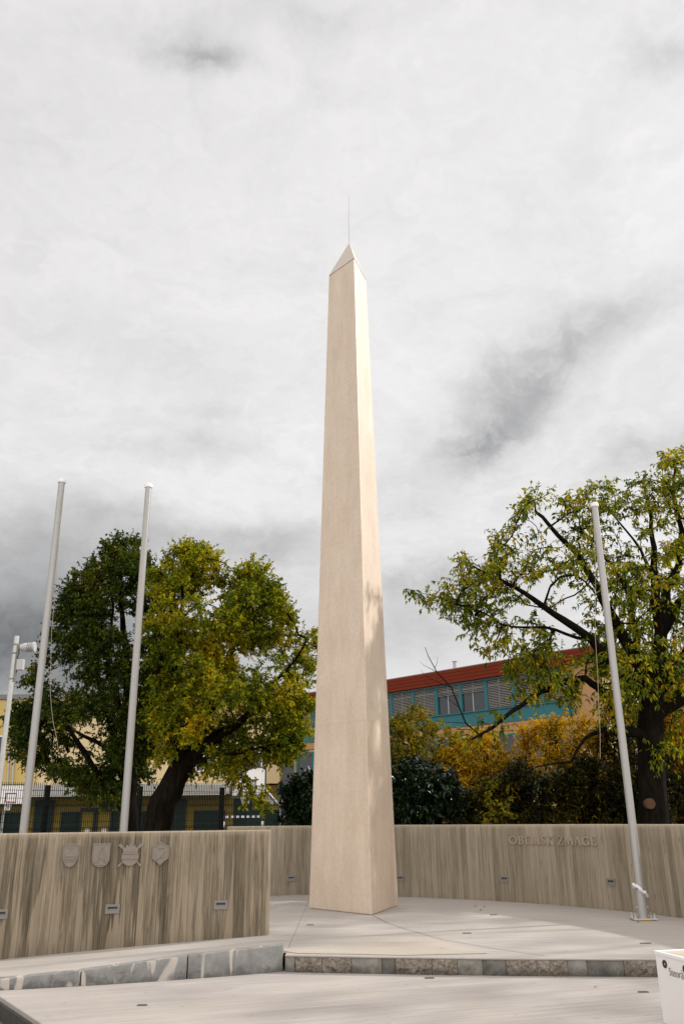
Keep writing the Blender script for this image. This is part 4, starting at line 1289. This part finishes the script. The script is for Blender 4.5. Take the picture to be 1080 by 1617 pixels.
# ------------------------------------------------------------------ mesh fence
fa, fb = Vector((-8.01, 24.0, ZG)), Vector((-3.75, 27.2, ZG))
fd = (fb - fa).normalized()
fang = math.atan2(fd.y, fd.x)
ft = thing('mesh_fence', fa, 'tall dark green wire mesh fence with black posts in front of the school', 'fence', rz=fang)
span = (fb - fa).length / 2
FH = 2.5
for k in range(-2, 5):
    x0 = k * span
    b = MB(); b.box((x0, 0, FH / 2 - 0.02), (0.13, 0.10, FH - 0.05)); b.build('post', M['fence_post'], ft)
    if k == 4: continue
    b = MB()
    nx = int(span / 0.055)
    for i in range(1, nx):
        b.box((x0 + span * i / nx, -0.05, FH / 2 + 0.02), (0.013, 0.010, FH))
    for z in [0.12 + 0.2 * j for j in range(12)]:
        b.box((x0 + span / 2, -0.058, z), (span, 0.010, 0.013))
        if j_ := (int(round((z - 0.12) / 0.2)) % 3 == 0):
            b.box((x0 + span / 2, -0.058, z + 0.05), (span, 0.010, 0.013)); b.box((x0 + span / 2, -0.066, z + 0.025), (span, 0.010, 0.013))
    b.build('mesh_panel', M['fence'], ft)

# ------------------------------------------------------------------ basketball hoops and goal
def hoop(loc, w, h, zb, label, rz=0.0, side=1):
    tt = thing('basketball_hoop', loc, label, 'basketball hoop', 'basketball hoops on the school court', rz=rz)
    b = MB(); b.box((0, 0, zb + h / 2), (w, 0.05, h)); bb = b.build('backboard', M['board_white'], tt)
    b = MB()
    for (cx, cz, sx, sz) in ((0, zb + h + 0.02, w + 0.08, 0.04), (0, zb - 0.02, w + 0.08, 0.04), (-w / 2 - 0.02, zb + h / 2, 0.04, h), (w / 2 + 0.02, zb + h / 2, 0.04, h),
                             (0, zb + h * 0.56, 0.62, 0.05), (0, zb + 0.10, 0.62, 0.05), (-0.285, zb + 0.1 + (h * 0.56 - 0.1) / 2, 0.05, h * 0.56 - 0.15), (0.285, zb + 0.1 + (h * 0.56 - 0.1) / 2, 0.05, h * 0.56 - 0.15)):
        b.box((cx, -0.02, cz), (sx, 0.03 if abs(cx) < 0.3 and zb < cz < zb + h else 0.07, sz)) if not (zb < cz < zb + h and abs(cx) < 0.3) else b.box((cx, -0.03, cz), (sx, 0.012, sz))
    b.build('marking', M['black'], bb)
    b = MB()
    pts = [Vector((0.23 * math.cos(2 * math.pi * k / 20), -0.36 + 0.23 * math.sin(2 * math.pi * k / 20), zb + 0.12)) for k in range(21)]
    b.tube(pts, 0.022, 6, cap=False); b.box((0, -0.08, zb + 0.12), (0.2, 0.12, 0.05))
    b.build('ring', M['hoop'], tt)
    b = MB()
    for k in range(12):
        a0 = 2 * math.pi * k / 12
        for s_ in (-1, 1):
            pq = []
            for j in range(4):
                rr = 0.22 - 0.08 * j / 3
                aa = a0 + s_ * j * 0.26
                pq.append((rr * math.cos(aa), -0.36 + rr * math.sin(aa), zb + 0.10 - 0.14 * j))
            b.tube(pq, 0.010, 4)
    b.build('net', M['net'], tt)
    b = MB()
    b.tube([(side * 0.9, 1.5, 0), (side * 0.9, 1.5, zb - 0.5), (side * 0.4, 0.6, zb + 0.3), (0, 0.04, zb + 0.45)], 0.07, 10)
    b.build('support_pole', M['galv'], tt, smooth=True)
    return tt


q = at(17, 1270, 50)
hoop((q.x, 50, ZG), 1.72, 1.02, q.z - ZG, 'white basketball backboard with red ring seen beside the left flagpole', side=-1)
q = at(393, 1256, 36)
hoop((q.x, 36, ZG), 1.38, 1.06, q.z - ZG, 'white basketball backboard half hidden by leaves left of the obelisk', rz=R(-14), side=1)
g0, g1 = at(354, 1290, 46), at(415, 1290, 46)
gt = thing('goal', ((g0.x + g1.x) / 2, 46, ZG), 'small handball goal with white striped crossbar behind the fence', 'goal')
gw, gh = g1.x - g0.x, g0.z - ZG
b = MB(); b.box((0, 0, gh), (gw + 0.1, 0.1, 0.1)); cb = b.build('crossbar', M['goal_dark'], gt)
for k in range(7):
    b = MB()
    b.box((-gw / 2 + gw * (k + 0.62) / 7.4, 0, gh), (gw / 15, 0.106, 0.106))
    b.build('stripe', M['board_white'], cb)
for s_ in (-1, 1):
    b = MB(); b.box((s_ * gw / 2, 0, gh / 2 - 0.028), (0.1, 0.1, gh - 0.056)); po = b.build('goal_post', M['goal_dark'], gt)
    for zc in (gh - 0.35, gh - 0.9):
        b = MB(); b.box((s_ * gw / 2, 0, zc), (0.106, 0.106, 0.25))
        b.build('stripe', M['board_white'], po)
b = MB()
for k in range(17):
    x = -gw / 2 + gw * k / 16
    b.tube([(x, 0.06, gh - 0.02), (x, 0.7, 0.03)], 0.006, 4)
for k in range(1, 9):
    tq = k / 9
    b.tube([(-gw / 2, 0.06 + 0.64 * tq, (gh - 0.05) * (1 - tq) + 0.03), (gw / 2, 0.06 + 0.64 * tq, (gh - 0.05) * (1 - tq) + 0.03)], 0.006, 4)
b.build('net', M['goal_dark'], gt)

# ------------------------------------------------------------------ school: yellow main block
YB = 58.0
sch = thing('school_building', (-15, YB, ZG), 'long ochre and beige school block with pale canopy behind the trees on the left', 'building')
X0, X1, ZT = -46.0, -4.2, 9.0


def put(name, b, mat, parent, **kw): return wparent(b.build(name, mat, **kw), parent)


def lbl(o, s): o['label'] = s; return o


b = MB(); b.box(((X0 + X1) / 2, YB + 6, (3.4 + ZT) / 2), (X1 - X0, 12, ZT - 3.4)); lbl(put('wall', b, M['beige'], sch), 'beige upper wall')
b = MB(); b.box(((X0 + X1) / 2, YB + 5.97, ZT + 0.15), (X1 - X0 + 0.3, 12.3, 0.30)); put('roof', b, M['roofgrey'], sch)
b = MB(); b.box(((X0 + X1) / 2, YB - 0.06, 8.35), (X1 - X0, 0.12, 1.0)); lbl(put('wall', b, M['yellow'], sch), 'ochre strip below the eaves')
b = MB(); b.box((-21.9, YB - 0.09, 5.6), (3.4, 0.18, 4.3)); lbl(put('wall', b, M['yellow'], sch), 'ochre bay')
b = MB(); b.box(((X0 + X1) / 2, YB + 6.2, 1.5), (X1 - X0, 11.6, 3.6)); lbl(put('wall', b, M['yellow_low'], sch), 'yellow ground floor wall darkened for canopy shade')
b = MB(); b.box(((X0 - 7.4) / 2, YB - 1.1, 3.06), (-7.4 - X0, 3.0, 0.62)); put('canopy', b, M['canopy'], sch)
b = MB(); b.box(((X0 - 7.4) / 2, YB - 2.5, 2.70), (-7.4 - X0, 0.12, 0.08)); put('gutter', b, M['galv'], sch)
pa, pb = at(398, 1251, 52), at(433, 1267, 52)
b = MB()
v_ = pb - pa
rot = Matrix.Rotation(-math.atan2(v_.z, v_.x), 3, 'Y')
b.box((pa + pb) / 2 + Vector((0, 1.5, 0)), (v_.length, 3.0, 0.30), rot=rot)
lbl(put('canopy', b, M['canopy'], sch), 'sloping stair canopy')
b = MB(); b.box(((pa.x + pb.x) / 2, 53.6, (pb.z + ZG) / 2 - 0.2), (v_.x * 1.5, 2.0, pb.z - ZG - 0.4)); lbl(put('wall', b, M['green_glass'], sch), 'dark green stair wall')
for xw in np.arange(-34.6, -6.2, 2.15):
    k = int(round((xw + 34.6) / 2.15))
    b = MB()
    b.box((xw, YB + 0.36, 1.10 if k % 2 else 0.75), (1.15 if k % 2 else 1.95, 0.12, 2.75 if k % 2 else 2.0))
    o = put('window', b, M['green_glass'], sch)
    b = MB()
    ww, hh, zc = (1.15, 2.75, 1.10) if k % 2 else (1.95, 2.0, 0.75)
    for sx in (-1, 0, 1): b.box((xw + sx * ww / 2, YB + 0.27, zc), (0.07, 0.07, hh + 0.07))
    for sz in (-1, 0.25, 1): b.box((xw, YB + 0.255, zc + sz * hh / 2), (ww, 0.06, 0.07))
    wparent(b.build('frame', M['frame_grey']), o)
qd = at(152, 1302, YB + 0.3)
for dx in (-0.55, 0.55):
    b = MB(); b.box((qd.x + dx, YB + 0.22, 0.85), (1.0, 0.1, 2.3)); o = put('door', b, M['frame_grey'], sch)
    b = MB(); b.box((qd.x + dx, YB + 0.165, 0.95), (0.72, 0.02, 1.6)); wparent(b.build('pane', M['yellow_low']), o)
    b = MB(); b.box((qd.x + dx + 0.05, YB + 0.15, 0.55), (0.32, 0.015, 0.42)); wparent(b.build('notice', M['board_white']), o)
for px0, px1, py0, py1 in ((-14, 9, 1163, 1226), (-60, -36, 1163, 1226), (352, 366, 1190, 1226), (388, 414, 1188, 1218), (310, 334, 1188, 1218)):
    a, c_ = at(px0, py1, YB), at(px1, py0, YB)
    b = MB(); b.box(((a.x + c_.x) / 2, YB - 0.18 if px0 < 10 else YB - 0.03, (a.z + c_.z) / 2), (c_.x - a.x, 0.04, c_.z - a.z)); o = put('window', b, M['glass'], sch)
    b = MB()
    yy = YB - 0.22 if px0 < 10 else YB - 0.07
    for sx in (0, 0.5, 1): b.box((a.x + (c_.x - a.x) * sx, yy, (a.z + c_.z) / 2), (0.07, 0.06, c_.z - a.z + 0.07))
    for sz in (0, 1): b.box(((a.x + c_.x) / 2, yy - 0.002, a.z + (c_.z - a.z) * sz), (c_.x - a.x + 0.07, 0.06, 0.07))
    wparent(b.build('frame', M['white_plastic']), o)
for px0 in (17, 25):
    b = MB(); b.tube([at(px0, 1160, YB - 0.22), at(px0 - 5, 1243, YB - 0.22)], 0.07, 8); put('drainpipe', b, M['canopy'], sch, smooth=True)
b = MB(); b.tube([at(6, 1278, YB), at(2, 1325, YB)], 0.06, 8); put('drainpipe', b, M['canopy'], sch, smooth=True)

# school: wing with teal panels and red fascia
wa = Vector((2.475, 45.0, 0)); wdir = Vector((0.680, -0.734, 0)).normalized()
wang = math.atan2(wdir.y, wdir.x)
wing = thing('school_wing', (wa.x, wa.y, ZG), 'school wing with red roof fascia, teal panels and blinds behind the obelisk', 'building', rz=wang)
# local frame: x along the facade (s), y into the building, z above ZG
def Z(z): return z - ZG


SL, SR = -9.2, 12.4
b = MB(); b.box(((SL + SR) / 2, 5.05, Z(3.6)), (SR - SL - 0.1, 10, Z(3.6) * 2 - 0.002)); b.build('wall', M['beige'], wing)
b = MB()
for k in range(4):
    z0 = 7.36 + k * 0.165
    b.box(((SL + SR) / 2, -0.12 + (k % 2) * 0.003 + 0.012 * (3 - k) * 0, Z(z0 + 0.078)), (SR - SL + 0.6, 0.42, 0.152))
b.build('fascia', M['red'], wing)
b = MB(); b.box(((SL + SR) / 2, -0.08, Z(7.69)), (SR - SL + 0.56, 0.40, 0.62)); b.build('fascia_backing', plain('dark red seam', (0.07, 0.012, 0.008), 0.7), wing)
b = MB(); b.box(((SL + SR) / 2, 4.9, Z(8.03)), (SR - SL + 0.66, 10.4, 0.05)); b.build('roof', M['roofgrey'], wing)
b = MB(); b.box(((SL + SR) / 2, -0.02, Z(7.33)), (SR - SL, 0.14, 0.05)); b.build('soffit_strip', M['canopy'], wing)
SW = 10.92
nw = 13
mod = (SW - SL) / nw
for i in range(nw):
    s0 = SL + i * mod
    s1 = s0 + mod
    sc_ = (s0 + s1) / 2
    b = MB(); b.box((sc_, -0.02, Z(6.595)), (mod - 0.1, 0.03, 1.42)); wn = b.build('window', M['glass'], wing)
    b = MB()
    b.box((s0 + 0.045, -0.07, Z(6.595)), (0.085, 0.12, 1.42)); b.box((s1 - 0.045, -0.07, Z(6.595)), (0.085, 0.12, 1.42))
    b.box((sc_, -0.075, Z(7.29)), (mod - 0.02, 0.10, 0.05))
    b.build('frame', M['teal'], wn)
    b = MB()
    b.box((sc_ - mod * 0.03, -0.05, Z(6.595)), (0.04, 0.03, 1.40)); b.box((sc_, -0.052, Z(7.0)), (mod - 0.20, 0.03, 0.04))
    b.build('sash', M['galv'], wn)
    drop = 1.38 if i not in (8, 9, 2) else 0.55
    b = MB()
    nsl = int(drop / 0.075)
    for k in range(nsl):
        zc = 7.28 - k * 0.075
        rot = Matrix.Rotation(R(38), 3, 'X')
        b.box((sc_, -0.095, Z(zc)), (mod - 0.22, 0.07, 0.006), rot=rot)
    b.build('blind', M['blind'], wn)
    b = MB(); b.box((sc_, -0.03, Z(5.57)), (mod - 0.01, 0.10, 0.60)); b.build('spandrel_panel', M['teal'], wing)
b = MB(); b.box((SL + (SW - SL) / 2, -0.06, Z(5.905)), (SW - SL, 0.16, 0.05)); b.build('sill', M['teal'], wing)
b = MB(); b.box((SL + (SW - SL) / 2, -0.02, Z(5.08)), (SW - SL, 0.10, 0.34)); b.build('cornice', M['orange'], wing)
b = MB(); b.box(((SW + SR) / 2 + 0.02, -0.05, Z(6.1)), (SR - SW, 0.2, 2.4)); lbl(b.build('wall', M['orange'], wing), 'orange end wall')
for i in range(nw):
    s0 = SL + i * mod
    b = MB(); b.box((s0 + mod / 2, -0.02, Z(3.95)), (mod - 0.3, 0.05, 1.6)); wn = b.build('window', M['glass'], wing)
    b = MB(); b.box((s0 + 0.09, -0.04, Z(3.95)), (0.12, 0.10, 1.6)); b.box((s0 + mod - 0.09, -0.04, Z(3.95)), (0.12, 0.10, 1.6)); b.box((s0 + mod / 2, -0.045, Z(4.73)), (mod - 0.08, 0.10, 0.08)); b.build('frame', M['orange' if i % 3 == 0 else 'teal'], wn)
    b = MB(); b.box((s0 + mod / 2, -0.03, Z(2.75)), (mod - 0.03, 0.10, 0.72)); b.build('spandrel_panel', M['teal'], wing)
for s0, hh in ((3.4, 0.62), (-4.0, 0.4)):
    b = MB(); b.tube([(s0, 1.2, Z(8.05)), (s0, 1.2, Z(8.05 + hh)), (s0, 1.2, Z(8.08 + hh))], [0.09, 0.09, 0.14], 10); b.build('roof_vent', M['canopy'], wing, smooth=True)
b = MB(); b.box((5.2, 3.0, Z(8.2)), (2.6, 1.4, 0.34)); b.build('roof_light', M['canopy'], wing, bevel=0.03)
